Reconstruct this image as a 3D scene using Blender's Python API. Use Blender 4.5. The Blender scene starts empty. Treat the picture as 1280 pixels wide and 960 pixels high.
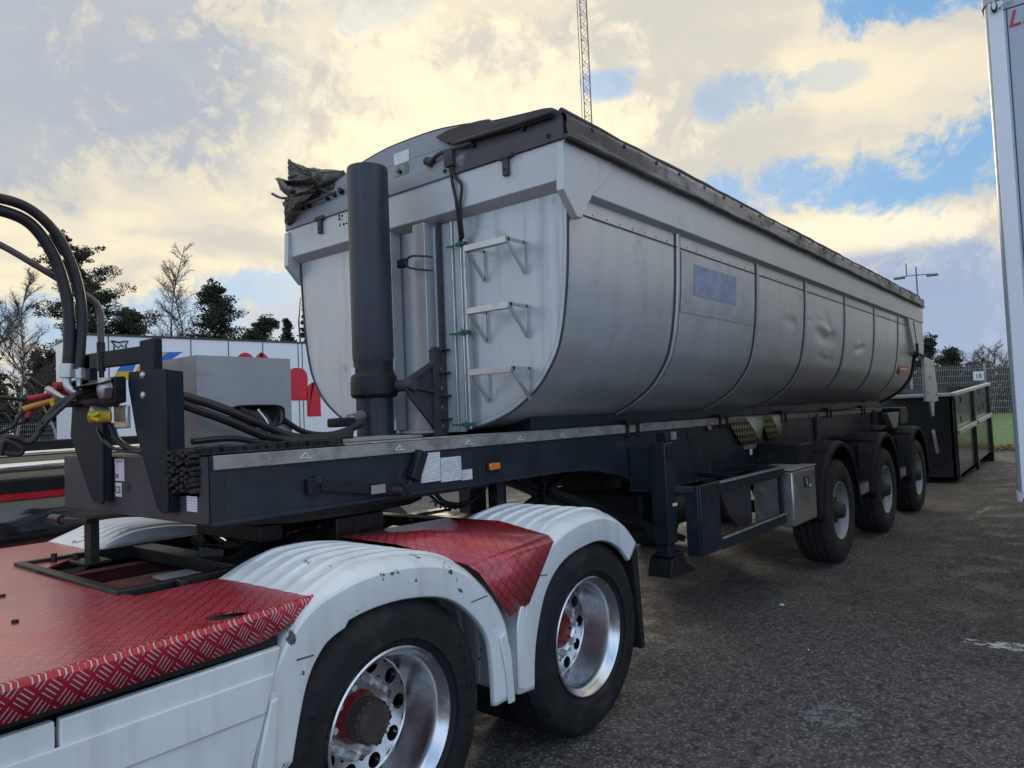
import bpy, math, random
import numpy as np
from mathutils import Matrix, Vector
R_ = math.radians
rnd = random.Random(7)
SC = bpy.context.scene
COL = SC.collection
# ------------------------------------------------------------------ camera (metres: x runs back along the tipper, y across it, z up)
CAM = np.array([-3.19929, -2.12113, 1.66975]); FW = np.array([0.775909, 0.629388, 0.042843])
RT = np.array([0.630798, -0.774882, -0.040643]); UP = np.array([-0.007619, -0.058561, 0.998255]); FP = 903.13
cd = bpy.data.cameras.new('camera'); cam = bpy.data.objects.new('camera', cd); COL.objects.link(cam)
cd.sensor_width = 36; cd.lens = FP / 1280 * 36; cd.clip_start = .05; cd.clip_end = 3000
m = Matrix.Identity(4)
for i in range(3):
    m[i][0] = RT[i]; m[i][1] = UP[i]; m[i][2] = -FW[i]; m[i][3] = CAM[i]
cam.matrix_world = m
SC.camera = cam
def P(u, v, ax, val):           # the point of a known plane (x, y or z = val) seen at a place in the photograph
    d = FW + RT * (u - 640) / FP - UP * (v - 480) / FP
    return tuple(CAM + d * (val - CAM[ax]) / d[ax])
# ------------------------------------------------------------------ sky, sun, exposure
SUN_AZ, SUN_EL = 42.0, 17.0
SC.view_settings.view_transform = 'Standard'; SC.view_settings.look = 'None'; SC.view_settings.gamma = 1
SC.view_settings.exposure = 0.36
W = bpy.data.worlds.new('World'); SC.world = W; W.use_nodes = True
nt = W.node_tree; N = nt.nodes; L = nt.links; N.clear()
def nd(t, **k):
    n = N.new(t)
    for a, b in k.items(): setattr(n, a, b)
    return n
def setin(n, i, v):
    if hasattr(v, 'is_output'): L.new(v, n.inputs[i])
    else: n.inputs[i].default_value = v
def math_(op, a, b=None, c=None, clamp=False):
    n = nd('ShaderNodeMath', operation=op); n.use_clamp = clamp
    setin(n, 0, a)
    if b is not None: setin(n, 1, b)
    if c is not None: setin(n, 2, c)
    return n.outputs[0]
def mixc(f, a, b, mode='MIX'):
    n = nd('ShaderNodeMix', data_type='RGBA', blend_type=mode)
    setin(n, 0, f); setin(n, 6, a); setin(n, 7, b)
    return n.outputs[2]
def vdir(az, el):
    a, e = R_(az), R_(el); return (math.cos(e)*math.cos(a), math.cos(e)*math.sin(a), math.sin(e))
def smooth(x, a, b):
    n = nd('ShaderNodeMapRange', interpolation_type='SMOOTHERSTEP'); setin(n, 0, x); setin(n, 1, a); setin(n, 2, b); setin(n, 3, 0.); setin(n, 4, 1.)
    return n.outputs[0]
out = nd('ShaderNodeOutputWorld'); bg = nd('ShaderNodeBackground'); L.new(bg.outputs[0], out.inputs[0])
bg.inputs[1].default_value = 0.10
sky = nd('ShaderNodeTexSky', sky_type='NISHITA', sun_disc=False)
sky.sun_elevation = R_(SUN_EL); sky.sun_rotation = R_(90 - SUN_AZ); sky.altitude = 60; sky.air_density = 1.2; sky.dust_density = .6
tc = nd('ShaderNodeTexCoord'); D = tc.outputs['Generated']
sep = nd('ShaderNodeSeparateXYZ'); L.new(D, sep.inputs[0])
zc = math_('ADD', math_('MAXIMUM', sep.outputs[2], 0.0), .22)
px = math_('DIVIDE', sep.outputs[0], zc); py = math_('DIVIDE', sep.outputs[1], zc)
cmb = nd('ShaderNodeCombineXYZ'); L.new(px, cmb.inputs[0]); L.new(py, cmb.inputs[1])
def noise(sc, det, rough, vec, off=(0, 0, 0), dist=0.):
    mp = nd('ShaderNodeMapping'); L.new(vec, mp.inputs[0]); mp.inputs[1].default_value = off
    n = nd('ShaderNodeTexNoise'); n.inputs['Scale'].default_value = sc; n.inputs['Detail'].default_value = det
    n.inputs['Roughness'].default_value = rough; n.inputs['Distortion'].default_value = dist; L.new(mp.outputs[0], n.inputs['Vector'])
    return n.outputs[0]
wn1 = noise(7, 7, .68, D, (3, 1, 0), .4); wn4 = noise(24, 7, .65, D, (1, 5, 2), .5); wn2 = noise(2.6, 6, .55, cmb.outputs[0], (1.3, 4.2, 0), .3); wn3 = noise(4.2, 6, .5, cmb.outputs[0], (7, 2, 1), .2)
def spot(az, el, raz, rel):     # soft elliptical patch round a compass bearing and height of the sky
    v = vdir(az, el); a = R_(az)
    tx = (-math.sin(a), math.cos(a), 0)
    dt = nd('ShaderNodeVectorMath', operation='DOT_PRODUCT'); L.new(D, dt.inputs[0]); dt.inputs[1].default_value = tx
    h = math_('DIVIDE', dt.outputs['Value'], math.sin(R_(raz)))
    e = math_('DIVIDE', math_('SUBTRACT', sep.outputs[2], math.sin(R_(el))), math.sin(R_(rel)))
    fr = nd('ShaderNodeVectorMath', operation='DOT_PRODUCT'); L.new(D, fr.inputs[0]); fr.inputs[1].default_value = (math.cos(a), math.sin(a), 0)
    d2 = math_('ADD', math_('MULTIPLY', h, h), math_('MULTIPLY', e, e))
    wob = math_('ADD', math_('MULTIPLY', math_('SUBTRACT', wn1, .5), 4.6), math_('MULTIPLY', math_('SUBTRACT', wn4, .5), 3.6))
    g = math_('SUBTRACT', 1.0, smooth(math_('ADD', d2, wob), .15, 1.7))
    return math_('MULTIPLY', g, smooth(fr.outputs['Value'], 0., .2))
hole = None
for az, el, ra, re_, k in [(30.1, 24.6, 2.0, 1.0, .8), (20, 22.6, 3.6, 1.5, .6), (6.5, 26.5, 6, 1.8, 1.), (18, 16.0, 4.5, 1.9, .9), (7, 15.8, 7.5, 3.0, 1.), (12, 15.6, 6, 2.2, .95), (14, 22.5, 2.5, .8, .35),
                           (71, 7.5, 6, 2.0, .8), (58.5, 10.3, 4.2, 1.3, .8), (64, 8.2, 4, 1.6, .7), (50, 31, 5, 2, .3), (150, 25, 28, 8, .6), (215, 35, 35, 10, .7), (300, 22, 25, 7, .6)]:
    s = math_('MULTIPLY', spot(az, el, ra, re_), k)
    hole = s if hole is None else math_('MAXIMUM', hole, s)
cover = math_('SUBTRACT', 1.0, hole)
# cloud colour: cream where the low sun shines through, grey-lavender in the thick parts
shade = smooth(wn2, .36, .66)
fine = smooth(wn3, .3, .72)
cream = (8.0, 7.1, 5.1, 1); grey = (5.7, 5.4, 4.7, 1); lav = mixc(smooth(wn1, .35, .65), (2.7, 3.5, 5.0, 1), (3.9, 4.4, 5.6, 1)); white = (8.6, 7.7, 5.9, 1)
cc = mixc(shade, cream, grey)
cc = mixc(math_('MULTIPLY', fine, .30), cc, (4.6, 4.6, 4.7, 1))
# bluish grey veil on the upper left, lavender bank low on the right, pale low left
vl = math_('MULTIPLY', spot(74, 24, 17, 6.5), .78); cc = mixc(vl, cc, (3.2, 3.7, 4.5, 1))
low = spot(8, 4.6, 17, 6.4); cc = mixc(math_('MULTIPLY', low, .95), cc, lav)
edge = spot(11.5, 12.0, 9.5, 1.5); cc = mixc(math_('MULTIPLY', edge, .85), cc, white)
ll = spot(60, 5.5, 18, 4.2); cc = mixc(math_('MULTIPLY', ll, .8), cc, (4.6, 5.2, 6.2, 1))
glow = spot(42, 21, 13, 8); cc = mixc(math_('MULTIPLY', glow, .55), cc, (10.5, 9.2, 6.3, 1))
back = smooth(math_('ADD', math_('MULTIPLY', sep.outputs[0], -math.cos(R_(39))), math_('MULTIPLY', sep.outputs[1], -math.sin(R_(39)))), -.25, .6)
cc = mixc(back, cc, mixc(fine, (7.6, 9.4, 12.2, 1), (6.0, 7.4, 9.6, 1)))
blue = mixc(.75, sky.outputs[0], (1.4, 3.3, 6.0, 1))
fin = mixc(cover, blue, cc)
dn = smooth(sep.outputs[2], -.02, .0)
fin = mixc(dn, (.9, .85, .8, 1), fin)
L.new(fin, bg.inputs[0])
sl = bpy.data.lights.new('sun', 'SUN'); sl.energy = 0.6; sl.angle = R_(10); sl.color = (1, .88, .70)
so = bpy.data.objects.new('sun', sl); COL.objects.link(so)
so.rotation_euler = (-Vector(vdir(SUN_AZ, SUN_EL))).to_track_quat('-Z', 'Y').to_euler()
# ------------------------------------------------------------------ mesh helpers
ORG = {}
class MB:
    def __init__(s): s.v = []; s.f = []
    def add(s, vs, fs):
        n = len(s.v); s.v += [tuple(map(float, q)) for q in vs]; s.f += [tuple(n + i for i in f) for f in fs]; return s
    def box(s, x0, x1, y0, y1, z0, z1):
        if x0 > x1: x0, x1 = x1, x0
        if y0 > y1: y0, y1 = y1, y0
        if z0 > z1: z0, z1 = z1, z0
        return s.add([(x0,y0,z0),(x1,y0,z0),(x1,y1,z0),(x0,y1,z0),(x0,y0,z1),(x1,y0,z1),(x1,y1,z1),(x0,y1,z1)],
                     [(0,3,2,1),(4,5,6,7),(0,1,5,4),(1,2,6,5),(2,3,7,6),(3,0,4,7)])
    def bar(s, a, b, w, h, up=(0, 0, 1)):       # rectangular bar from a to b
        a, b = Vector(a), Vector(b); d = (b - a).normalized(); u = Vector(up); sd = d.cross(u)
        if sd.length < 1e-3: sd = d.cross(Vector((1, 0, 0)))
        sd.normalize(); u = sd.cross(d)
        q = []
        for p in (a, b):
            for i, j in ((-1,-1),(1,-1),(1,1),(-1,1)): q.append(p + sd*(i*w/2) + u*(j*h/2))
        return s.add(q, [(3,2,1,0),(4,5,6,7),(0,1,5,4),(1,2,6,5),(2,3,7,6),(3,0,4,7)])
    def prism(s, poly, ax, a0, a1):             # polygon in the plane across axis ax, extruded a0..a1
        o = [i for i in range(3) if i != ax]
        def mk(p, a):
            q = [0, 0, 0]; q[ax] = a; q[o[0]] = p[0]; q[o[1]] = p[1]; return q
        n = len(poly); vs = [mk(p, a0) for p in poly] + [mk(p, a1) for p in poly]
        area = sum(poly[i][0]*poly[(i+1) % n][1] - poly[(i+1) % n][0]*poly[i][1] for i in range(n))
        if ax == 1: area = -area
        if (area < 0) != (a1 < a0): vs = [mk(p, a0) for p in poly[::-1]] + [mk(p, a1) for p in poly[::-1]]
        fs = [tuple(range(n))[::-1], tuple(range(n, 2*n))] + [(i, (i+1) % n, n+(i+1) % n, n+i) for i in range(n)]
        return s.add(vs, fs)
    def tube(s, path, r, n=8, smooth=4):
        p = [Vector(q) for q in path]
        if smooth and len(p) > 2:
            q = []
            for i in range(len(p)-1):
                p0, p1, p2, p3 = p[max(i-1, 0)], p[i], p[i+1], p[min(i+2, len(p)-1)]
                for k in range(smooth):
                    t = k/smooth; q.append(.5*((2*p1)+(-p0+p2)*t+(2*p0-5*p1+4*p2-p3)*t*t+(-p0+3*p1-3*p2+p3)*t**3))
            q.append(p[-1]); p = q
        rr = r if callable(r) else (lambda t: r)
        vs = []; up = Vector((0, 0, 1)); prev = None
        for i, c in enumerate(p):
            d = (p[min(i+1, len(p)-1)] - p[max(i-1, 0)]).normalized()
            if prev is None:
                sd = d.cross(up)
                if sd.length < .1: sd = d.cross(Vector((1, 0, 0)))
            else: sd = prev - d*prev.dot(d)
            sd.normalize(); prev = sd; u = sd.cross(d); w = rr(i/max(1, len(p)-1))
            vs += [c + (sd*math.cos(2*math.pi*k/n) + u*math.sin(2*math.pi*k/n))*w for k in range(n)]
        fs = [(i*n+k, i*n+(k+1) % n, (i+1)*n+(k+1) % n, (i+1)*n+k) for i in range(len(p)-1) for k in range(n)]
        fs += [tuple(range(n))[::-1], tuple(range((len(p)-1)*n, len(p)*n))]
        return s.add(vs, fs)
    def cyl(s, a, b, r, n=20, r2=None):
        return s.tube([a, b], (lambda t: r + ((r if r2 is None else r2) - r)*t), n, 0)
    def lathe(s, prof, c=(0, 0, 0), n=64, mod=None, close=False):   # profile (r, h) round the y axis
        vs = []
        for i in range(n):
            a = 2*math.pi*i/n
            for j, (r, h) in enumerate(prof):
                if mod: r = r + mod(i, j)
                vs.append((c[0]+r*math.cos(a), c[1]+h, c[2]+r*math.sin(a)))
        k = len(prof); fs = []
        for i in range(n):
            for j in range(k-1 if not close else k):
                a, b = i*k+j, i*k+(j+1) % k; c2, d = ((i+1) % n)*k+(j+1) % k, ((i+1) % n)*k+j
                fs.append((a, d, c2, b))
        return s.add(vs, fs)
    def grid(s, rows):                           # rows of equal numbers of points
        n = len(rows[0]); vs = [p for r in rows for p in r]
        return s.add(vs, [(i*n+j, i*n+j+1, (i+1)*n+j+1, (i+1)*n+j) for i in range(len(rows)-1) for j in range(n-1)])
    def mir(s, c=1.25):                          # mirrored across the vehicle
        o = MB(); o.v = [(x, 2*c-y, z) for x, y, z in s.v]; o.f = [f[::-1] for f in s.f]; return o
    def join(s, o): return s.add(o.v, o.f)
    def text(s, txt, size, mat4, ext=.002, shear=0., align='LEFT'):
        cu = bpy.data.curves.new('t', 'FONT'); cu.body = txt; cu.size = size; cu.extrude = ext; cu.shear = shear; cu.align_x = align; cu.resolution_u = 3
        ob = bpy.data.objects.new('t', cu); COL.objects.link(ob)
        dg = bpy.context.evaluated_depsgraph_get(); me = bpy.data.meshes.new_from_object(ob.evaluated_get(dg))
        s.add([mat4 @ v.co for v in me.vertices], [tuple(p.vertices) for p in me.polygons])
        bpy.data.objects.remove(ob); bpy.data.curves.remove(cu); bpy.data.meshes.remove(me); return s
    def build(s, name, mat, parent=None, bevel=0., local=False, loc=None, ang=38, solid=0.):
        me = bpy.data.meshes.new(name); ob = bpy.data.objects.new(name, me); COL.objects.link(ob)
        o = np.array(ORG.get(parent.name, (0, 0, 0))) if parent else np.zeros(3)
        v = s.v if local else [tuple(np.array(q) - o) for q in s.v]
        me.from_pydata(v, [], s.f); me.materials.append(mat); me.validate()
        me.polygons.foreach_set('use_smooth', [True]*len(me.polygons)); me.update()
        me.set_sharp_from_angle(angle=R_(ang))
        if parent: ob.parent = parent
        if loc: ob.location = tuple(np.array(loc) - o)
        ORG[ob.name] = tuple(loc) if loc else tuple(o)
        if solid:
            md = ob.modifiers.new('s', 'SOLIDIFY'); md.thickness = solid; md.offset = -1
        if bevel:
            md = ob.modifiers.new('b', 'BEVEL'); md.width = bevel; md.segments = 2; md.limit_method = 'ANGLE'; md.angle_limit = R_(40)
        return ob
def tag(o, label=None, cat=None, group=None, kind=None):
    for k, v in (('label', label), ('category', cat), ('group', group), ('kind', kind)):
        if v: o[k] = v
    return o
def thing(name, loc, label, cat, group=None):
    o = bpy.data.objects.new(name, None); COL.objects.link(o); o.location = loc; o.empty_display_size = .2; ORG[o.name] = tuple(loc)
    return tag(o, label, cat, group)
def copy_tree(o, parent=None, loc=None, rotz=None):
    c = o.copy(); COL.objects.link(c)
    if parent: c.parent = parent
    if loc is not None: c.location = loc
    if rotz is not None: c.rotation_euler.z = rotz
    for ch in list(o.children): copy_tree(ch, c)
    return c
# ------------------------------------------------------------------ material helpers
def M(name, col, rough=.5, metal=0., namt=.12, nscale=6., rvar=.1, bump=0., bscale=60., dirt=None, coat=0., streak=None, spec=.5, stretch=None):
    global N, L, nt
    mt = bpy.data.materials.new(name); mt.use_nodes = True; nt = mt.node_tree; N = nt.nodes; L = nt.links
    b = N['Principled BSDF']; t = nd('ShaderNodeTexCoord'); V = t.outputs['Object']
    if stretch:
        mp = nd('ShaderNodeMapping'); L.new(V, mp.inputs[0]); mp.inputs[3].default_value = stretch; V2 = mp.outputs[0]
    else: V2 = V
    n1 = noise(nscale, 6, .6, V2)
    c = mixc(smooth(n1, .25, .75), tuple(x*(1-namt) for x in col)+(1,), tuple(min(1, x*(1+namt)) for x in col)+(1,))
    r = math_('ADD', rough - rvar, math_('MULTIPLY', n1, 2*rvar))
    for dd in ([dirt] if dirt else []):          # (colour, threshold, scale, amount)
        f = math_('MULTIPLY', smooth(noise(dd[2], 8, .65, V, (5, 3, 1)), dd[1]-(.08 if len(dd) < 5 else dd[4]), dd[1]+(.12 if len(dd) < 5 else dd[4])), dd[3])
        c = mixc(f, c, tuple(dd[0])+(1,)); r = mixr(f, r, .85)
        if metal: L.new(mixr(f, metal, 0.), b.inputs['Metallic'])
    if streak:                                   # (colour, amount, mapping scale)
        mp = nd('ShaderNodeMapping'); L.new(V, mp.inputs[0]); mp.inputs[3].default_value = streak[2]
        f = math_('MULTIPLY', smooth(noise(1., 6, .6, mp.outputs[0], (2, 2, 2)), .45, .75), streak[1]); c = mixc(f, c, tuple(streak[0])+(1,))
    L.new(c, b.inputs['Base Color']); L.new(r, b.inputs['Roughness'])
    if not (dirt and metal): b.inputs['Metallic'].default_value = metal
    b.inputs['Coat Weight'].default_value = coat; b.inputs['Specular IOR Level'].default_value = spec
    if coat: b.inputs['Coat Roughness'].default_value = .08
    if bump:
        bp = nd('ShaderNodeBump'); bp.inputs['Strength'].default_value = 1; bp.inputs['Distance'].default_value = bump
        L.new(noise(bscale, 5, .6, V), bp.inputs['Height']); L.new(bp.outputs[0], b.inputs['Normal'])
    return mt
def mixr(f, a, b):
    n = nd('ShaderNodeMix', data_type='FLOAT'); setin(n, 0, f); setin(n, 2, a); setin(n, 3, b); return n.outputs[0]
def emis(name, col, e):
    mt = M(name, col, .3); b = mt.node_tree.nodes['Principled BSDF']; b.inputs['Emission Color'].default_value = col+(1,); b.inputs['Emission Strength'].default_value = e; return mt
dark = (.018, .022, .028)
m_body = M('grey_metallic_paint', (.58, .595, .615), .34, .5, .05, 3., .08, .005, 1.5, dirt=((.24, .23, .21), .64, 3.5, .35), streak=((.38, .38, .38), .35, (9, 9, .45)))
m_front = M('grey_front_paint', (.52, .54, .56), .38, .4, .05, 3., .08, .002, 2.5, dirt=((.13, .12, .12), .66, 3., .5), streak=((.22, .22, .23), .45, (9, 9, .6)))
m_rail = M('grey_rail_paint', (.54, .55, .56), .45, .25, .05, 4., .06, .001, 6., dirt=((.25, .24, .22), .66, 5., .35))
m_tarp = M('weathered_tarpaulin', (.34, .31, .28), .75, 0, .3, 4., .05, .003, 10., dirt=((.075, .06, .055), .53, 2.6, .8), stretch=(.5, 1, 9))
m_tarpd = M('dark_dirty_tarpaulin', (.06, .052, .055), .7, 0, .35, 6., .1, .008, 14., dirt=((.18, .17, .17), .62, 5., .6))
m_dome = M('grey_headboard', (.30, .32, .345), .55, .1, .08, 3., .08, .002, 5., dirt=((.07, .062, .065), .60, 1.9, .8))
def stained(name, base, stain, y0, y1):
    global N, L, nt
    mt = M(name, base, .55, .1, .08, 3., .08, .002, 5., dirt=((.12, .11, .11), .62, 2.5, .5)); nt = mt.node_tree; N = nt.nodes; L = nt.links; b = N['Principled BSDF']
    V = nd('ShaderNodeTexCoord').outputs['Object']; s_ = nd('ShaderNodeSeparateXYZ'); L.new(V, s_.inputs[0])
    n1 = noise(2.2, 7, .7, V, (1, 2, 3)); f = smooth(math_('ADD', s_.outputs[1], math_('MULTIPLY', math_('SUBTRACT', n1, .5), 1.3)), y1, y0)
    f2 = math_('MULTIPLY', f, math_('SUBTRACT', 1., math_('MULTIPLY', smooth(noise(5, 6, .7, V, (8, 1, 1)), .60, .72), .55)))
    L.new(mixc(math_('MULTIPLY', f2, .93), b.inputs['Base Color'].links[0].from_socket, stain+(1,)), b.inputs['Base Color']); return mt
def front_stain(mt):
    global N, L, nt
    nt = mt.node_tree; N = nt.nodes; L = nt.links; b = N['Principled BSDF']; V = nd('ShaderNodeTexCoord').outputs['Object']; s_ = nd('ShaderNodeSeparateXYZ'); L.new(V, s_.inputs[0])
    mp = nd('ShaderNodeMapping'); L.new(V, mp.inputs[0]); mp.inputs[3].default_value = (.8, 1, 7)
    f = smooth(math_('ADD', s_.outputs[0], math_('MULTIPLY', math_('SUBTRACT', noise(2., 7, .7, mp.outputs[0]), .5), 5.)), 3.6, 1.7)
    L.new(mixc(math_('MULTIPLY', f, .85), b.inputs['Base Color'].links[0].from_socket, (.070, .054, .050, 1)), b.inputs['Base Color'])
front_stain(m_tarp)
m_dome = stained('grey_headboard', (.30, .32, .345), (.050, .043, .050), -.62, -.40)
m_canvas = M('crumpled_canvas', (.13, .115, .10), .85, 0, .35, 9., .05, .01, 22.)
m_chas = M('blue_grey_chassis_paint', (.013, .021, .031), .42, 0, .25, 5., .12, .0015, 30., dirt=((.050, .047, .044), .60, 6., .55), spec=.4, streak=((.035, .033, .03), .5, (6, 6, .8)))
m_navy = M('navy_bracket_paint', (.008, .015, .024), .6, 0, .25, 5., .1, .001, 30., dirt=((.03, .03, .03), .64, 6., .4), spec=.22)
m_chas2 = M('grey_brown_chassis_paint', (.058, .056, .064), .5, 0, .15, 4., .1, .001, 30., dirt=((.09, .075, .065), .6, 5., .5), spec=.3)
m_blk = M('black_steel', (.010, .011, .012), .5, 0, .3, 8., .15, .002, 40., dirt=((.045, .040, .034), .62, 7., .5), spec=.35)
m_grs = M('greasy_black_steel', (.007, .007, .007), .45, 0, .4, 12., .12, .004, 30., dirt=((.03, .022, .018), .62, 9., .5))
m_cyl = M('dark_cylinder_paint', (.028, .034, .046), .42, .2, .15, 4., .1, .0005, 40., streak=((.10, .095, .095), .55, (16, 16, .5)))
m_galv = M('dirty_pale_flange', (.30, .29, .275), .6, .1, .15, 9., .1, .001, 50., dirt=((.12, .105, .09), .55, 9., .6))
m_steel = M('brushed_steel', (.50, .50, .49), .35, .8, .12, 8., .1, .001, 40., dirt=((.22, .20, .18), .62, 8., .5))
m_cab = M('grey_cabinet_paint', (.34, .345, .35), .5, .2, .08, 4., .1, .0008, 30., dirt=((.15, .14, .13), .62, 5., .35))
m_rub = M('tyre_rubber', (.011, .012, .014), .68, 0, .3, 12., .1, .0015, 70., dirt=((.045, .040, .036), .56, 5., .55), spec=.35)
m_rubt = M('trailer_tyre_rubber', (.026, .024, .023), .8, 0, .25, 12., .08, .0015, 80., dirt=((.075, .066, .058), .55, 6., .6))
m_hose = M('black_hose_rubber', (.012, .013, .015), .5, 0, .3, 14., .12, .0006, 90., dirt=((.075, .07, .065), .6, 10., .5))
m_alu = M('polished_aluminium', (.62, .63, .65), .25, 1., .08, 14., .08, .0006, 10., dirt=((.22, .20, .18), .60, 8., .5))
m_nut = M('bright_nut_cover', (.62, .62, .62), .3, .3, .1, 20.)
m_rim = M('silver_painted_rim', (.40, .41, .44), .45, .35, .1, 8., .1, .001, 30., dirt=((.16, .13, .11), .60, 9., .6))
m_hubb = M('brown_hub', (.055, .042, .038), .6, .1, .3, 20., .1, .002, 60.)
m_hubr = M('red_hub', (.17, .008, .012), .4, 0, .2, 10., .1)
m_wht = M('white_plastic', (.70, .73, .75), .30, 0, .04, 5., .08, .0008, 10., dirt=((.40, .38, .35), .64, 7., .35), coat=.25, streak=((.42, .41, .39), .35, (12, 12, 1.2)))
m_whtf = M('worn_white_plastic', (.70, .73, .75), .32, 0, .05, 5., .08, .0006, 10., dirt=((.05, .045, .04), .64, 8., .95, .006), coat=.15, streak=((.42, .41, .39), .3, (12, 12, 1.2)))
m_redf = M('dark_red_frame', (.11, .012, .014), .5, 0, .3, 6., .12, .001, 40., dirt=((.03, .02, .018), .5, 5., .75))
m_trl = M('white_trailer_skin', (.76, .79, .83), .35, 0, .03, 2., .05, .001, 2., coat=.1)
m_trl2 = M('pale_blue_grey_panel', (.38, .43, .50), .38, .1, .04, 1.5, .06, .001, 2., coat=.1)
m_seam = M('dark_seam', (.05, .05, .052), .6)
m_blue = M('blue_film', (.015, .13, .48), .35); m_yel = M('yellow_film', (.62, .38, .02), .35); m_redl = M('red_film', (.55, .01, .03), .35)
m_redfade = M('faded_red_label', (.50, .09, .08), .5, namt=.3, nscale=30); m_paper = M('sticker_paper', (.70, .72, .73), .5, nscale=20)
m_ink = M('black_ink', (.03, .03, .035), .6); m_inkb = M('blue_grey_print', (.27, .32, .45), .45, namt=.2, nscale=9)
m_amber = M('amber_lens', (.65, .20, .02), .2, coat=.6); m_redlens = M('red_lens', (.55, .02, .02), .2, coat=.6); m_clear = M('clear_lens', (.7, .72, .74), .15, coat=.6)
m_green = M('green_clamp', (.01, .13, .08), .5); m_yplug = M('yellow_plug', (.62, .50, .03), .5); m_redplug = M('red_coupling', (.38, .02, .03), .45)
m_orange = M('orange_hose', (.50, .20, .03), .5)
m_chrome = M('chrome_pipe', (.75, .76, .78), .12, 1., .05); m_blkgloss = M('glossy_black_paint', (.010, .011, .013), .08, 0, .1, coat=1.)
m_skip = M('black_skip_paint', (.018, .021, .022), .22, 0, .2, 2.5, .1, .002, 4., coat=.5, dirt=((.06, .06, .055), .66, 4., .5))
m_skiprail = M('worn_steel_rail', (.45, .46, .46), .4, .5, .15, 6.)
m_gal = M('galvanised_wire', (.30, .31, .32), .5, .5, .1)
m_mast = M('mast_steel', (.20, .20, .21), .6, .3, .1)
def flake(name, base, mark, amt, cell=.062):     # checker plate: groups of short raised bars that change direction from cell to cell
    global N, L, nt
    mt = M(name, base, .34, .15, .12, 7., .08, dirt=((.10, .03, .03), .68, 5., .45), coat=.15); nt = mt.node_tree; N = nt.nodes; L = nt.links; b = N['Principled BSDF']
    t = nd('ShaderNodeTexCoord'); s = nd('ShaderNodeSeparateXYZ'); L.new(t.outputs['Object'], s.inputs[0])
    x = math_('DIVIDE', s.outputs[0], cell); y = math_('DIVIDE', math_('SUBTRACT', s.outputs[1], s.outputs[2]), cell)
    p = math_('ADD', x, y); q = math_('SUBTRACT', x, y)      # rotate 45
    ix = math_('FLOOR', p); iy = math_('FLOOR', q); fx = math_('SUBTRACT', math_('FRACT', p), .5); fy = math_('SUBTRACT', math_('FRACT', q), .5)
    par = math_('MODULO', math_('ABSOLUTE', math_('ADD', ix, iy)), 2.); par = math_('GREATER_THAN', par, .5)
    a = mixr(par, fx, fy); c = mixr(par, fy, fx)             # a along the bar, c across bars
    bars = math_('ABSOLUTE', math_('SUBTRACT', math_('FRACT', math_('MULTIPLY', math_('ADD', c, .5), 4.)), .5))   # 0 at bar centre
    k = math_('MULTIPLY', math_('SUBTRACT', 1., smooth(bars, .10, .24)), math_('SUBTRACT', 1., smooth(math_('ABSOLUTE', a), .30, .42)))
    k = math_('MULTIPLY', k, math_('SUBTRACT', 1., smooth(math_('ABSOLUTE', c), .38, .44)))
    base_l = b.inputs['Base Color'].links[0].from_socket
    wear_sheen = smooth(noise(5, 4, .6, t.outputs['Object']), .20, .55)
    L.new(mixc(math_('MULTIPLY', math_('MULTIPLY', k, wear_sheen), amt), base_l, mark+(1,)), b.inputs['Base Color'])
    bp = nd('ShaderNodeBump'); bp.inputs['Distance'].default_value = .004; L.new(k, bp.inputs['Height']); L.new(bp.outputs[0], b.inputs['Normal'])
    return mt
m_deck = flake('red_checker_plate', (.42, .004, .022), (.80, .36, .40), .62, .060)  # pale bar colour: some paint wear, plus sheen painted into the raised bars
m_deck.node_tree.nodes['Principled BSDF'].inputs['Coat Weight'].default_value = .7; m_deck.node_tree.nodes['Principled BSDF'].inputs['Coat Roughness'].default_value = .22
m_lip = flake('worn_red_checker_plate', (.40, .010, .030), (.62, .52, .53), .85, .063)
def lined(name):                                  # a sheet of small print
    global N, L, nt
    mt = M(name, (.70, .72, .74), .45); nt = mt.node_tree; N = nt.nodes; L = nt.links; b = N['Principled BSDF']
    t = nd('ShaderNodeTexCoord'); s = nd('ShaderNodeSeparateXYZ'); L.new(t.outputs['Object'], s.inputs[0])
    ln = math_('GREATER_THAN', math_('FRACT', math_('MULTIPLY', s.outputs[2], 95.)), .62)
    br = math_('GREATER_THAN', noise(120, 2, .6, t.outputs['Object']), .44)
    L.new(mixc(math_('MULTIPLY', math_('MULTIPLY', ln, br), .5), b.inputs['Base Color'].links[0].from_socket, (.12, .13, .18, 1)), b.inputs['Base Color'])
    return mt
m_doc = lined('printed_sheet')
def checkcloth():
    global N, L, nt
    mt = M('yellow_black_check', (.60, .56, .34), .7); nt = mt.node_tree; N = nt.nodes; L = nt.links; b = N['Principled BSDF']
    t = nd('ShaderNodeTexCoord'); s = nd('ShaderNodeSeparateXYZ'); L.new(t.outputs['Object'], s.inputs[0])
    a = math_('FLOOR', math_('MULTIPLY', math_('ADD', s.outputs[0], s.outputs[2]), 16.)); c = math_('FLOOR', math_('MULTIPLY', math_('SUBTRACT', s.outputs[2], s.outputs[0]), 16.))
    k = math_('MODULO', math_('ABSOLUTE', math_('ADD', a, c)), 2.)
    L.new(mixc(k, (.22, .20, .06, 1), (.02, .02, .018, 1)), b.inputs['Base Color']); return mt
m_check = checkcloth(); m_cream = M('cream_cloth', (.55, .54, .40), .7, namt=.2)
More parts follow.
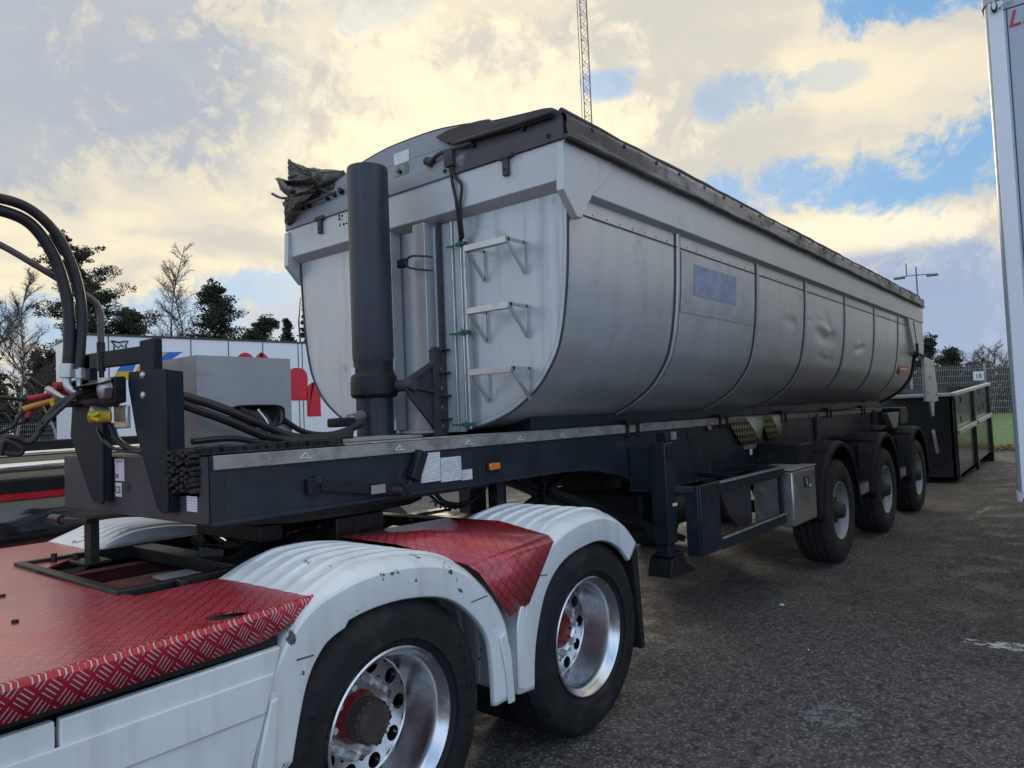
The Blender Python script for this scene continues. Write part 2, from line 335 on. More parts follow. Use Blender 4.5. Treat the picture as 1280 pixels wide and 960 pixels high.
# ------------------------------------------------------------------ ground
def asphalt():
    global N, L, nt
    mt = bpy.data.materials.new('asphalt'); mt.use_nodes = True; nt = mt.node_tree; N = nt.nodes; L = nt.links; b = N['Principled BSDF']
    V = nd('ShaderNodeTexCoord').outputs['Object']
    big = noise(.35, 5, .6, V); mid = noise(2.2, 6, .65, V); fin_ = noise(70, 5, .75, V)
    vo = nd('ShaderNodeTexVoronoi'); vo.inputs['Scale'].default_value = 52; vo.inputs['Randomness'].default_value = 1; L.new(V, vo.inputs['Vector'])
    vs = nd('ShaderNodeSeparateXYZ'); L.new(vo.outputs['Color'], vs.inputs[0])
    c = mixc(smooth(big, .3, .7), (.070, .065, .061, 1), (.122, .114, .107, 1))
    c = mixc(math_('MULTIPLY', smooth(mid, .35, .75), .4), c, (.062, .057, .053, 1))
    st = mixc(vs.outputs[0], (.020, .018, .017, 1), (.40, .38, .35, 1))
    c = mixc(math_('MULTIPLY', smooth(vo.outputs['Distance'], .62, .30), .8), c, st)
    c = mixc(math_('MULTIPLY', smooth(fin_, .60, .72), .5), c, (.26, .25, .23, 1))
    vo2 = nd('ShaderNodeTexVoronoi'); vo2.inputs['Scale'].default_value = 9; L.new(V, vo2.inputs['Vector'])
    c = mixc(math_('MULTIPLY', math_('LESS_THAN', vo2.outputs['Distance'], .055), .8), c, (.42, .41, .38, 1))
    vo3 = nd('ShaderNodeTexVoronoi'); vo3.inputs['Scale'].default_value = 27; L.new(V, vo3.inputs['Vector']); v3 = nd('ShaderNodeSeparateXYZ'); L.new(vo3.outputs['Color'], v3.inputs[0])
    big_st = math_('MULTIPLY', math_('GREATER_THAN', v3.outputs[1], .66), math_('SUBTRACT', 1., smooth(vo3.outputs['Distance'], .22, .36)))
    c = mixc(math_('MULTIPLY', big_st, .75), c, mixc(v3.outputs[0], (.05, .046, .042, 1), (.34, .32, .29, 1)))
    pit = smooth(noise(17, 6, .7, V, (4, 4, 0)), .52, .66); c = mixc(math_('MULTIPLY', pit, .6), c, (.024, .021, .020, 1))
    crack = math_('SUBTRACT', 1., smooth(math_('ABSOLUTE', math_('SUBTRACT', noise(.9, 6, .6, V, (9, 1, 0), .6), .5)), .001, .005)); c = mixc(math_('MULTIPLY', crack, .6), c, (.012, .011, .010, 1))
    oil = smooth(noise(.55, 5, .6, V, (2.3, 8, 0)), .58, .70); c = mixc(math_('MULTIPLY', oil, .45), c, (.030, .027, .026, 1))
    L.new(c, b.inputs['Base Color'])
    L.new(math_('SUBTRACT', .78, math_('MULTIPLY', smooth(mid, .42, .65), .38)), b.inputs['Roughness'])
    bp = nd('ShaderNodeBump'); bp.inputs['Distance'].default_value = .020
    L.new(math_('ADD', math_('SUBTRACT', math_('MULTIPLY', vo.outputs['Distance'], -.8), math_('MULTIPLY', pit, .7)), math_('ADD', fin_, math_('MULTIPLY', noise(7, 4, .6, V), .8))), bp.inputs['Height']); L.new(bp.outputs[0], b.inputs['Normal'])
    return mt
m_asph = asphalt()
g = MB(); g.add([(-600, -900, 0), (1500, -900, 0), (1500, 1500, 0), (-600, 1500, 0)], [(0, 1, 2, 3)])
tag(g.build('asphalt_ground', m_asph), kind='structure')
m_grass = M('meadow_grass', (.10, .19, .028), .9, 0, .3, 1.2, .05, .05, 12., dirt=((.10, .085, .05), .58, .8, .6))
m_floor = M('forest_floor', (.07, .065, .04), .95, 0, .35, .8, .05, .05, 6.)
g = MB(); g.add([(20.8, 3.3, .006), (27.6, -4.6, .006), (60, -60, .006), (400, -60, .006), (400, 60, .006), (60, 20, .006)], [(0, 1, 2, 3, 4, 5)])
tag(g.build('grass_field', m_grass), kind='structure')
g = MB(); g.add([(-40, 31, .005), (24, 27, .005), (60, 20, .005), (400, 60, .005), (400, 400, .005), (-200, 400, .005)], [(0, 1, 2, 3, 4, 5)])
tag(g.build('forest_ground', m_floor), kind='structure')
m_paint = M('worn_white_line', (.60, .59, .56), .7, 0, .1, 9., .05)
def wornmat(name, col, thr, sc, alpha=1.):
    global N, L, nt
    mt = M(name, col, .7, 0, .15, 9., .05, .003, 60.); nt = mt.node_tree; N = nt.nodes; L = nt.links; b = N['Principled BSDF']
    V = nd('ShaderNodeTexCoord').outputs['Object']; a = smooth(noise(sc, 8, .75, V), thr-.06, thr+.06); L.new(math_('MULTIPLY', a, alpha), b.inputs['Alpha']); return mt
def patch(name, pts, mat, z=.004):
    return tag(MB().add([(x, y, z) for x, y in pts], [tuple(range(len(pts)))]).build(name, mat), kind='structure')
def blob(cx, cy, rx, ry, seed=0, n=26):
    r = random.Random(seed); ph = [r.uniform(0, 6.28) for _ in range(4)]
    return [(cx + rx*math.cos(a)*(1+.16*math.sin(3*a+ph[0])+.1*math.sin(5*a+ph[1])+.06*math.sin(9*a+ph[2])), cy + ry*math.sin(a)*(1+.16*math.sin(2*a+ph[3])+.1*math.sin(7*a+ph[1]))) for a in [2*math.pi*i/n for i in range(n)]]
patch('painted_line', blob(2.62, -1.92, .13, .56, 8, 60), wornmat('worn_line_paint', (.70, .69, .66), .515, 11))
patch('painted_line', [(8.2, -.58), (9.95, -.70), (9.97, -.80), (8.2, -.68)], wornmat('faded_line_paint', (.50, .49, .47), .53, 9, .8))
patch('pale_patch', blob(.875, -.916, .17, .15, 3), wornmat('pale_asphalt', (.30, .30, .33), .52, 16, .55))  # pale, partly see-through blotch laid over the asphalt
patch('dusty_patch', blob(2.9, -1.9, .9, .5, 5), wornmat('dust', (.16, .15, .14), .55, 4, .45), .003)
# fallen leaves and scraps on the asphalt
def scrap(name, x, y, s, mat, label, cat, seed):
    r = random.Random(seed); b = MB(); ring = [(x+s*math.cos(a)*r.uniform(.6, 1), y+s*.7*math.sin(a)*r.uniform(.6, 1), .008+r.uniform(0, .3)*s) for a in [2*math.pi*i/9 for i in range(9)]]
    b.add(ring+[(x, y, .012+.5*s)], [(i, (i+1) % 9, 9) for i in range(9)]+[tuple(range(9))[::-1]]); return tag(b.build(name, mat), label, cat)
scrap('plastic_scrap', 2.854, .018, .035, m_paper, 'larger white plastic scrap on the asphalt beside the trailer side guard', 'litter', 1)
scrap('paper_scrap', 1.85, -.50, .013, m_paper, 'tiny white paper scrap on the asphalt right of the rear tractor wheel', 'litter', 2)

# ------------------------------------------------------------------ wheels (outer face at local y = 0, axle along y)
def disc_holes(b, r0, r1, rc, hr, n, y, depth, k=16):
    for s_ in range(n):
        th0 = 2*math.pi*s_/n; dth = 2*math.pi/n
        bd = []; ci = []
        for i in range(k):
            a = 2*math.pi*i/k
            ca, sa = math.cos(a), math.sin(a); q = max(abs(ca), abs(sa)); u, w = ca/q, sa/q
            r = (r0+r1)/2 + (r1-r0)/2*u; t = th0 + dth/2*w
            bd.append((r*math.cos(t), y, r*math.sin(t)))
            rr, tt = rc + hr*ca, th0 + hr*sa/rc
            ci.append((rr*math.cos(tt), y, rr*math.sin(tt)))
        inn = [(x, yy+depth, z) for x, yy, z in ci]
        b.add(bd+ci+inn, [(i, (i+1) % k, k+(i+1) % k, k+i) for i in range(k)] + [(k+i, k+(i+1) % k, 2*k+(i+1) % k, 2*k+i) for i in range(k)])
def ring_nuts(b, r, n, y, rad, h, off=0.):
    for i in range(n):
        a = 2*math.pi*(i+off)/n; c = (r*math.cos(a), y, r*math.sin(a)); b.cyl(c, (c[0], y-h, c[2]), rad, 8, rad*.75)
def tyre_mb(R, w, lug):
    b = MB(); pr = [(.30, w-.03), (.33, w-.012), (R-.12, w), (R-.05, w-.006), (R-.02, w-.03), (R-.002, w-.055)]
    ng = 4
    for i in range(ng):
        c = w-.055 - (w-.11)*(i+.5)/ng*1.0
        pr += [(R, c+.012), (R-.014, c+.008), (R-.014, c-.004), (R, c-.008)]
    pr += [(R-.002, .055), (R-.02, .030), (R-.035, .018), (R-.05, .008), (R-.062, .007), (R-.068, .003), (R-.11, 0), (R-.15, .003), (R-.165, .001), (.335, .014), (.315, .028), (.300, .034)]
    k = len(pr); sh = {5, 4, k-12, k-11}
    b.lathe(pr, n=192, mod=lambda i, j: (-lug if (i % 4) < 1 and j in sh else 0))
    return b
def make_wheel(parent, c, kind):
    if kind == 'trailer':
        ty = tyre_mb(.535, .385, .010); ty.v = [(x, y, z) for x, y, z in ty.v]
        w = ty.build('wheel', m_rubt, parent, local=True, loc=c, ang=30)
        b = MB(); b.lathe([(.306, .032), (.302, .020), (.292, .022), (.286, .045), (.272, .058), (.266, .085), (.262, .105), (.252, .112)], n=64)
        disc_holes(b, .150, .252, .205, .026, 10, .112, .03); b.lathe([(.150, .112), (.142, .10), (.090, .10)], n=64)
        b.lathe([(.30, .36), (.262, .34), (.25, .2), (.255, .15)], n=48)
        b.build('rim', m_rim, w, local=True)
        h = MB(); h.lathe([(.105, .102), (.098, .06), (.085, .03), (.075, .0), (.068, -.012), (0.001, -.016)], n=32); ring_nuts(h, .122, 10, .10, .016, .03); h.build('hub', m_hubb, w, local=True)
    else:
        w = tyre_mb(.5, .30, .008).build('wheel', m_rub, parent, local=True, loc=c, ang=30)
        b = MB(); b.lathe([(.306, .034), (.304, .018), (.297, .014), (.290, .020), (.283, .034), (.272, .044), (.262, .058), (.259, .085), (.254, .13), (.246, .175), (.240, .198), (.236, .212)], n=96)
        b.lathe([(.236, .212), (.233, .216), (.231, .217)], n=96)
        disc_holes(b, .160, .232, .197, .031, 10, .217, .03, 20); b.lathe([(.160, .217), (.157, .222), (.152, .232), (.146, .236), (.088, .236)], n=96)
        b.lathe([(.25, .25), (.30, .29)], n=48)
        b.build('rim', m_alu, w, local=True)
        h = MB(); h.lathe([(.104, .238), (.100, .225), (.094, .215), (.090, .20), (.075, .195)], n=48); h.build('hub', m_hubr, w, local=True)
        if kind == 'drive_cap':
            h = MB(); h.lathe([(.088, .235), (.086, .150), (.080, .140), (.076, .138), (.074, .132), (.001, .128)], n=48); hc_ = h.build('hub_cap', m_hubb, w, local=True)
            h = MB(); ring_nuts(h, .081, 16, .142, .006, .008); h.build('cap_bolt_ring', m_hubb, hc_, local=True)
        else:
            h = MB(); h.lathe([(.078, .198), (.07, .185), (.001, .180)], n=40); ring_nuts(h, .06, 8, .185, .008, .01); h.build('hub_cap', m_hubr, w, local=True)
        for k_ in range(10):
            a_ = 2*math.pi*k_/10; h = MB(); h.tube([(.138*math.cos(a_), .236, .138*math.sin(a_)), (.138*math.cos(a_), .195, .138*math.sin(a_))], lambda t: .017-.004*t, 10, 3); h.build('wheel_nut', m_nut, w, local=True)
    return w
def sidewall_text(parent, txt, R, rsz, a0, da):
    b = MB()
    for i, ch in enumerate(txt):
        a = a0 - i*da
        c = Vector((R*math.cos(a), -.0005, R*math.sin(a)))
        ra = Vector((math.cos(a), 0, math.sin(a))); ta = Vector((math.sin(a), 0, -math.cos(a)))
        mt = Matrix(((ta.x, ra.x, 0, c.x), (0, 0, -1, c.y), (ta.z, ra.z, 0, c.z), (0, 0, 0, 1)))
        b.text(ch, rsz, mt, .0012, align='CENTER')
    b.build('sidewall_lettering', m_rub, parent, local=True)
def dupwheel(w, parent, loc, flip=False):
    o = copy_tree(w, parent, loc)
    if flip: o.rotation_euler.z = math.pi
    return o

# ------------------------------------------------------------------ THE TIPPER SEMI-TRAILER
T = thing('tipper_trailer', (-1.76, 1.25, 0), 'long grey half-pipe tipper semi-trailer with dark three-axle chassis and dirty tarpaulin', 'tipper trailer')
HALF = [(.04, 2.87), (.042, 2.78), (.05, 2.6), (.062, 2.43), (.078, 2.30), (.10, 2.17), (.14, 2.03), (.205, 1.92), (.285, 1.825), (.385, 1.75), (.49, 1.69), (.61, 1.645), (.74, 1.612), (.87, 1.592), (1.05, 1.578), (1.25, 1.573)]
def smoothprof(p, k=6):
    q = [Vector((a, b)) for a, b in p]; o = []
    for i in range(len(q)-1):
        p0, p1, p2, p3 = q[max(i-1, 0)], q[i], q[i+1], q[min(i+2, len(q)-1)]
        for j in range(k):
            t = j/k; v = .5*((2*p1)+(-p0+p2)*t+(2*p0-5*p1+4*p2-p3)*t*t+(-p0+3*p1-3*p2+p3)*t**3); o.append((v.x, v.y))
    o.append(p[-1]); return o
HP = smoothprof(HALF); PROF = HP + [(2.5-y, z) for y, z in HP[::-1][1:]]
def profoff(off, prof=PROF):
    o = []
    for i, (y, z) in enumerate(prof):
        a, b = prof[max(0, i-1)], prof[min(len(prof)-1, i+1)]; t = Vector((b[0]-a[0], b[1]-a[1])).normalized()
        o.append((y + t.y*off, z - t.x*off))     # outward of the trough
    return o
XS = [0, .25, .5, 1.0, 1.5, 2.0, 2.5, 3.0] + [3.0+.035*i for i in range(1, 115)] + [7.2, 7.6, 8.0, 8.5, 9.0, 9.3]
b = MB(); b.grid([[(x, y, z) for y, z in PROF] for x in XS]); b.grid([[(x, y, z) for y, z in profoff(-.03)] for x in (9.3, 0)])
body = b.build('tipping_body', m_body, T)
# dents pushed into the side skin
DENTS = [(4.78, 2.42, .55, .26, .030, 1), (6.15, 2.33, .34, .16, .022, 3), (3.62, 2.46, .30, .2, .012, 5), (4.85, 2.16, .45, .12, .014, 7), (4.3, 2.52, .5, .1, .010, 2)]
me = body.data
for v in me.vertices:
    x, y, z = v.co.x-1.76, v.co.y+1.25, v.co.z
    if y > .5 or z > 2.85: continue
    for cx, cz, w, h, dp, md in DENTS:
        u, t = (x-cx)/w, (z-cz)/h
        if abs(u) < 1 and abs(t) < 1:
            f = (1-u*u)**2*(1-t*t)**2; cl = t+.12*math.sin(3*u+md)
            v.co.y += dp*.75*f*(.9*math.exp(-((cl+.25)*3.2)**2) - .55*math.exp(-((cl-.12)*7)**2) + .35*math.exp(-(((u-.3+t*.6))*6)**2)*(t > -.2))
b = MB(); pts = PROF; b.add([(0.002, y, z) for y, z in profoff(.004)], [tuple(range(len(pts)))])
front = b.build('front_wall', m_front, T)
# welded edge bead round the front wall
b = MB(); b.tube([(0.0, y, z) for y, z in profoff(.004)[::2]], .008, 6, 1); b.build('front_edge_bead', m_chas2, T)
# rails
b = MB(); b.prism([(-.012, 2.865), (-.012, 3.112), (.13, 3.112), (.13, 2.80), (.052, 2.80), (.046, 2.845)], 0, .004, 9.85); b.build('side_rail', m_rail, T, bevel=.004, ang=25)
b = MB(); b.prism([(2.5-y, z) for y, z in [(-.012, 2.865), (-.012, 3.112), (.13, 3.112), (.13, 2.80), (.052, 2.80), (.046, 2.845)]], 0, .004, 9.85); b.build('side_rail', m_rail, T, bevel=.004, ang=25)
b = MB(); b.prism([(-.078, 2.905), (-.078, 3.114), (.05, 3.114), (.05, 2.86), (-.004, 2.87)], 1, -.010, 2.510); b.build('front_rail', m_rail, T, bevel=.004)
for yy in (0, 1):
    gp = [(q[0], q[2]) for q in (P(u, v, 1, -.014) for u, v in ((703, 177), (766, 203), (758, 227), (741, 243), (727, 273), (721, 271), (704, 236)))]
    b = MB(); b.prism(gp, 1, -.016, .03)
    if yy: b = b.mir()
    b.build('corner_gusset', m_rail, T, bevel=.004, ang=25)
# seams (double bead) and top seam
for x in (1.30, 2.77, 4.05, 5.46, 6.83, 8.22):
    b = MB()
    for dx, w, off in ((-.042, .028, .003), (.030, .020, .003)):
        pr = profoff(off)[2:-2]; b.grid([[(x+dx, y, z) for y, z in pr], [(x+dx+w, y, z) for y, z in pr]])
    b.build('panel_seam', m_seam, T)
    b = MB(); o = profoff(.013)[2:-2]; o2 = profoff(.004)[2:-2]
    b.grid([[(x-.012, y, z) for y, z in o2], [(x, y, z) for y, z in o], [(x+.020, y, z) for y, z in o], [(x+.028, y, z) for y, z in o2]]); b.build('seam_strip', m_body, T)
b = MB()
for k in range(60):
    x = .1+k*.15
    if x < 9.2: b.box(x, x+.003, .038, .041, 2.774, 2.784)
b.box(.06, 9.2, .034, .039, 2.757, 2.762); b.build('top_seam', m_seam, T)
# rear: tailgate, rear post, plates
b = MB(); pr = profoff(.02); b.add([(9.42, y, z) for y, z in pr]+[(9.50, y, z) for y, z in pr], [tuple(range(len(pr))), tuple(range(2*len(pr)-1, len(pr)-1, -1))]+[(i, len(pr)+i, len(pr)+i+1, i+1) for i in range(len(pr)-1)]); b.build('tailgate', m_chas2, T)
b = MB(); b.prism([(8.75, 2.86), (9.83, 2.86), (9.83, 2.45), (9.72, 2.33), (9.06, 2.36), (8.98, 2.5)], 1, .0, .10); b.build('rear_post', m_rail, T, bevel=.004)
b = MB(); b.prism([(9.1, 2.84), (9.13, 2.84), (9.30, 2.40), (9.26, 2.40)], 1, -.006, 0.); b.build('seam_strip', m_seam, T)
b = MB(); b.cyl((9.0, -.02, 2.36), (9.7, -.02, 2.33), .022, 10); b.cyl((9.1, -.03, 2.30), (9.1, -.03, 2.5), .02, 8); b.build('tailgate_hinge', m_blk, T)
b = MB(); b.prism([(9.72, 2.34), (10.62, 2.28), (10.78, 1.62), (10.42, 1.60), (9.72, 1.62)], 1, -.01, .03); b.prism([(10.05, 1.60), (10.42, 1.60), (10.32, 1.37), (10.2, 1.37)], 1, -.006, .02); b.build('rear_side_plate', m_rail, T, bevel=.003)
b = MB(); ring_pts = [(9.85, 2.2), (9.85, 1.75), (10.5, 2.2), (10.6, 1.72), (10.1, 2.0)]
for x, z in ring_pts: b.cyl((x, -.012, z), (x, -.02, z), .016, 8)
b.build('plate_bolts', m_chas2, T)
b = MB(); b.prism([(9.35, 1.54), (9.8, 1.54), (9.95, 1.42), (9.8, 1.28), (9.3, 1.28)], 1, .3, 2.2); b.build('rear_bumper_box', m_blk, T, bevel=.01)
b = MB(); b.prism([(8.2, 1.48), (9.0, 1.48), (8.85, 1.25), (8.55, 1.25)], 1, .25, .33); b.build('hinge_bracket', m_galv, T, bevel=.004)
b = MB(); b.box(8.42, 9.05, .098, .104, 2.03, 2.16); lab = b.build('brand_label', m_redfade, T)
lab.rotation_euler = (0, 0, 0)
b = MB(); b.box(8.5, 8.95, .094, .0975, 2.10, 2.125); b.build('label_stripe', m_paper, lab)
# big pale panel with the blue mark, on the side skin
def skin_y(z, off): return float(np.interp(-z, [-q[1] for q in HP], [q[0] for q in HP])) - off
def skin_patch(x0, x1, z0, z1, off, mat, name, par):
    b = MB(); b.grid([[(x, skin_y(z0+(z1-z0)*k/8, off), z0+(z1-z0)*k/8) for k in range(9)] for x in (x0, x1)]); return b.build(name, mat, par)
pn = skin_patch(1.36, 2.70, 2.33, 2.745, .004, M('pale_grey_film', (.50, .52, .55), .36, .45), 'sign_panel', T)
skin_patch(1.56, 2.32, 2.46, 2.68, .006, m_inkb, 'blue_mark', pn)
# tarpaulin, headboard
b = MB()
xs = [-.08+.11*i for i in range(92)]
def jig(x, k): return .55*(.005*math.sin(x*5+k)+.004*math.sin(x*13+2*k)+.0035*math.sin(x*29+k*3))
b.grid([[(x, .02, 3.105), (x, -.028+jig(x, 1)*.4, 3.100+jig(x, 2)*.7), (x, -.036+jig(x, 0)*.5, 3.13), (x, -.028+jig(x, 3)*.6, 3.175), (x, -.034+jig(x, 4)*.6, 3.215+jig(x, 1)*.4), (x, -.030, 3.24+jig(x, 2)*.6), (x, -.005, 3.265+jig(x, 5)*.7), (x, .05, 3.275+jig(x, 5)*.8), (x, .3, 3.27), (x, .8, 3.30), (x, 1.25, 3.31), (x, 1.8, 3.30), (x, 2.3, 3.27), (x, 2.5, 3.25), (x, 2.53, 3.2), (x, 2.53, 3.11)] for x in xs])
tarp = b.build('tarpaulin', m_tarp, T)
b = MB(); b.tube([(-.12+i*.1, -.045+jig(i*.1, 2)*.5, 3.112+jig(i*.1, 6)*.8) for i in range(98)], .014, 7, 0); b.build('hem_cord', m_tarpd, tarp)
for k in range(27):
    x = .18+.36*k+rnd.uniform(-.04, .04); MB().cyl((x, -.028, 3.225), (x, -.042, 3.225), .012, 8).build('eyelet', m_ink, tarp)
b = MB(); b.tube([(-.08+i*.2, .0+jig(i*.2, 3), 3.268+jig(i*.2, 2)) for i in range(50)], .017, 8, 0); b.build('rope', m_tarpd, tarp)
DM = smoothprof([(-.005, 3.225), (.064, 3.295), (.25, 3.32), (.456, 3.344), (.60, 3.372), (.735, 3.397), (.95, 3.425), (1.26, 3.433), (1.45, 3.425), (1.65, 3.398), (1.85, 3.355), (2.1, 3.29), (2.30, 3.245), (2.50, 3.215)], 3)
b = MB(); b.prism([(-.005, 3.20)]+DM+[(2.5, 3.20)], 0, -.078, -.055); b.build('headboard', m_dome, T)
b = MB(); b.prism([(-.012, 3.114), (-.012, 3.215), (2.512, 3.215), (2.512, 3.114)], 0, -.092, -.02); b.build('headboard_sill', m_dome, T, bevel=.004)
b = MB(); b.tube([(-.072, y, z+.004) for y, z in DM], .007, 6, 0); b.build('headboard_edge', m_tarpd, T)
b = MB(); X = -.10
rp = [(q[1], q[2]) for q in (P(u, v, 0, X) for u, v in ((688, 135), (691, 139), (690, 146), (640, 163), (600, 172), (560, 180), (545, 172), (560, 163), (575, 158), (600, 151), (612, 149), (621, 155), (624, 153), (655, 145)))]
b.prism(rp, 0, X-.012, X+.02); b.build('folded_tarp_edge', m_tarpd, T, bevel=.006)
b = MB(); b.tube([P(u, v, 0, -.12) for u, v in ((692, 139), (660, 150), (630, 160), (600, 169), (565, 180))], .012, 8, 3); b.build('tarp_roll', m_tarpd, T)
# bunched canvas at the far corner
def fold(pts, bulge, dx=0., par=None):
    ps_ = [Vector(P(u, v, 0, -.12+dx+d)) for u, v, d in pts]; n = len(ps_); c = sum(ps_, Vector())/n; vs = []; r = random.Random(int(pts[0][0]*7+pts[0][1]))
    R_n = 6; rows = []
    ring = []
    for i in range(n):
        for k in range(4): ring.append(ps_[i].lerp(ps_[(i+1) % n], k/4)+Vector((r.uniform(-.008, .008), r.uniform(-.005, .005), r.uniform(-.005, .005))))
    for k in range(R_n):
        t = k/R_n; rows.append([q.lerp(c, t)+Vector((-bulge*math.sin(t*math.pi/2)+.012*math.sin(9*q.y*3+k*1.7), 0, .008*math.sin(i_*1.3+k*2.1)*t)) for i_, q in enumerate(ring)])
    b = MB(); m_ = len(ring); b.add([p for r2 in rows for p in r2]+[c+Vector((-bulge, 0, 0))], [(a*m_+i, a*m_+(i+1) % m_, (a+1)*m_+(i+1) % m_, (a+1)*m_+i) for a in range(R_n-1) for i in range(m_)]+[((R_n-1)*m_+i, (R_n-1)*m_+(i+1) % m_, R_n*m_) for i in range(m_)])
    return b
b = MB()
for pts, bl, dx in (([(360, 198, 0), (375, 206, -.02), (390, 212, .0), (392, 222, .02), (376, 226, -.02), (361, 225, .02), (361, 212, .03)], .02, -.03),
                    ([(388, 211, 0), (405, 213, .05), (432, 214, .08), (418, 224, .03), (402, 232, 0), (391, 224, -.03)], .05, .0),
                    ([(348, 223, 0), (362, 225, -.05), (391, 221, -.08), (399, 230, .0), (385, 237, -.02), (366, 238, -.05), (356, 232, .03)], -.06, -.03),
                    ([(347, 223, 0), (356, 229, -.04), (368, 238, -.06), (362, 247, .0), (355, 239, .04)], .03, -.05),
                    ([(362, 246, 0), (368, 237, -.05), (385, 236, -.05), (396, 238, .02), (382, 250, -.03), (366, 261, -.05), (358, 262, .02), (356, 254, .04)], .04, -.02),
                    ([(357, 261, 0), (367, 260, -.05), (384, 249, -.02), (376, 262, .0), (366, 270, -.02), (363, 282, .03), (359, 281, .05)], .03, .0),
                    ([(384, 222, .03), (400, 228, .03), (420, 232, .03), (404, 248, .03), (380, 254, .03), (374, 238, .03)], .01, .03),
                    ([(396, 232, 0), (430, 214, .02), (436, 219, .04), (418, 236, 0), (402, 246, 0)], .02, .05)):
    b.join(fold(pts, bl, dx))
b.build('bunched_canvas', m_canvas, T, solid=.008, ang=60)
b = MB(); b.tube([P(383, 232, 0, -.11), P(400, 236, 0, -.12), P(418, 244, 0, -.1)], .008, 6); b.tube([P(372, 258, 0, -.13), P(395, 250, 0, -.14), P(420, 240, 0, -.1)], .009, 6)
b.tube([(-.13, 2.05, 3.36), (-.16, 2.25, 3.31), (-.15, 2.45, 3.33), (-.14, 2.6, 3.40)], .010, 6); b.build('canvas_cord', m_tarpd, T)
# clips under the headboard, rust patch, plates
for u, v in ((633, 192), (401, 263)):
    y = P(u, v, 0, -.08)[1]; b = MB(); b.box(-.10, -.078, y-.02, y+.02, 3.01, 3.12); b.box(-.105, -.08, y-.055, y+.05, 3.105, 3.13); b.cyl((-.1, y, 3.045), (-.108, y, 3.045), .006, 8)
    b.build('clip', m_chas2, T, bevel=.003)
b = MB(); r = random.Random(4)
for k in range(16):
    y = r.uniform(1.79, 1.90); z = r.uniform(3.02, 3.115); s = r.uniform(.003, .012); b.cyl((-.0755, y, z), (-.078, y, z), s, 7)
b.build('rust_spots', m_hubb, T)
b = MB(); b.box(-.0815, -.079, 1.17, 1.31, 3.30, 3.375); sp = b.build('maker_plate', m_paper, T)
b = MB(); b.box(-.0812, -.079, 1.18, 1.31, 3.225, 3.29); b.build('info_plate', m_galv, T)
for y, z in ((1.25, 3.245), (1.92, 3.245), (2.0, 3.24), (2.22, 3.235), (2.3, 3.235), (2.12, 3.27), (1.86, 3.27), (.25, 3.24), (.62, 3.245), (.08, 3.15), (.85, 3.15)):
    MB().cyl((-.078, y, z), (-.10, y, z), .013, 8).build('bolt', m_blk, T)
b = MB(); b.cyl((-.085, 1.84, 3.25), (-.11, 1.84, 3.26), .02, 10); b.tube([(-.09, 2.08, 3.32), (-.11, 2.1, 3.28), (-.12, 2.04, 3.24)], .009, 6); b.build('latch', m_blk, T)
# front wall stiffeners
b = MB(); b.box(-.09, -.005, 1.05, 1.155, 1.60, 2.88); b.build('front_post', m_front, T, bevel=.004)
b = MB(); b.box(-.09, -.005, 1.36, 1.46, 1.60, 2.88); b.build('front_post', m_front, T, bevel=.004)
b = MB(); b.box(-.02, -.004, .83, 1.05, 1.58, 2.86); b.box(-.035, -.02, .985, 1.03, 1.58, 2.86); b.build('backing_strip', m_front, T, bevel=.003)
b = MB(); b.box(-.06, -.022, .965, .985, 1.60, 2.87); b.build('dark_channel', m_chas2, T)
for z in (1.66, 1.80, 1.94, 2.08): MB().box(-.085, -.02, .93, 1.048, z, z+.008).build('gusset_shelf', m_chas2, T)
# handle and pipe runs
b = MB(); h0 = [P(541, 321, 0, -.1), P(516, 320, 0, -.16), P(508, 326, 0, -.16), P(512, 335, 0, -.16), P(541, 338, 0, -.1)]; b.tube(h0, .007, 7, 3); b.build('grab_handle', m_chas2, T)
b = MB(); q = P(503, 329, 0, -.16); b.box(q[0]-.02, q[0]+.02, q[1]-.035, q[1]+.035, q[2]-.03, q[2]+.025); b.build('handle_pad', m_blk, T, bevel=.008)
for yy in (.790, .762):
    b = MB(); b.cyl((-.045, yy, 1.60), (-.045, yy, 2.76), .0085, 8); b.build('hydraulic_pipe', m_steel, T)
MB().cyl((-.03, .875, 1.6), (-.03, .875, 2.86), .007, 8).build('cable_conduit', m_steel, T)
for z in (2.70, 2.17, 1.625):
    b = MB(); b.box(-.07, -.025, .745, .81, z-.011, z+.011); b.box(-.06, -.05, .81, .90, z-.005, z+.005); b.cyl((-.073, .776, z-.022), (-.073, .776, z+.022), .007, 8); b.build('pipe_clamp', m_green, T, bevel=.003)
b = MB(); b.tube([P(562, 192, 0, -.11), P(565, 225, 0, -.10), P(570, 250, 0, -.095), P(574, 285, 0, -.075), P(576, 303, 0, -.045)], .010, 8); b.tube([P(563, 192, 0, -.12), P(567, 218, 0, -.10), P(577, 232, 0, -.10), P(575, 258, 0, -.095), P(577, 282, 0, -.075), P(579, 300, 0, -.045)], .010, 8); b.build('tarp_motor_hose', m_hose, T)
b = MB(); q = P(562, 196, 0, -.11); b.box(q[0]-.02, q[0]+.015, q[1]-.035, q[1]+.03, q[2]-.06, q[2]+.03); b.tube([P(535, 205, 0, -.1), P(550, 192, 0, -.11), P(565, 187, 0, -.11), P(590, 178, 0, -.1)], .014, 7); b.tube([P(533, 201, 0, -.1), P(541, 204, 0, -.1)], .028, 7); b.build('hose_fitting', m_tarpd, T, ang=60)
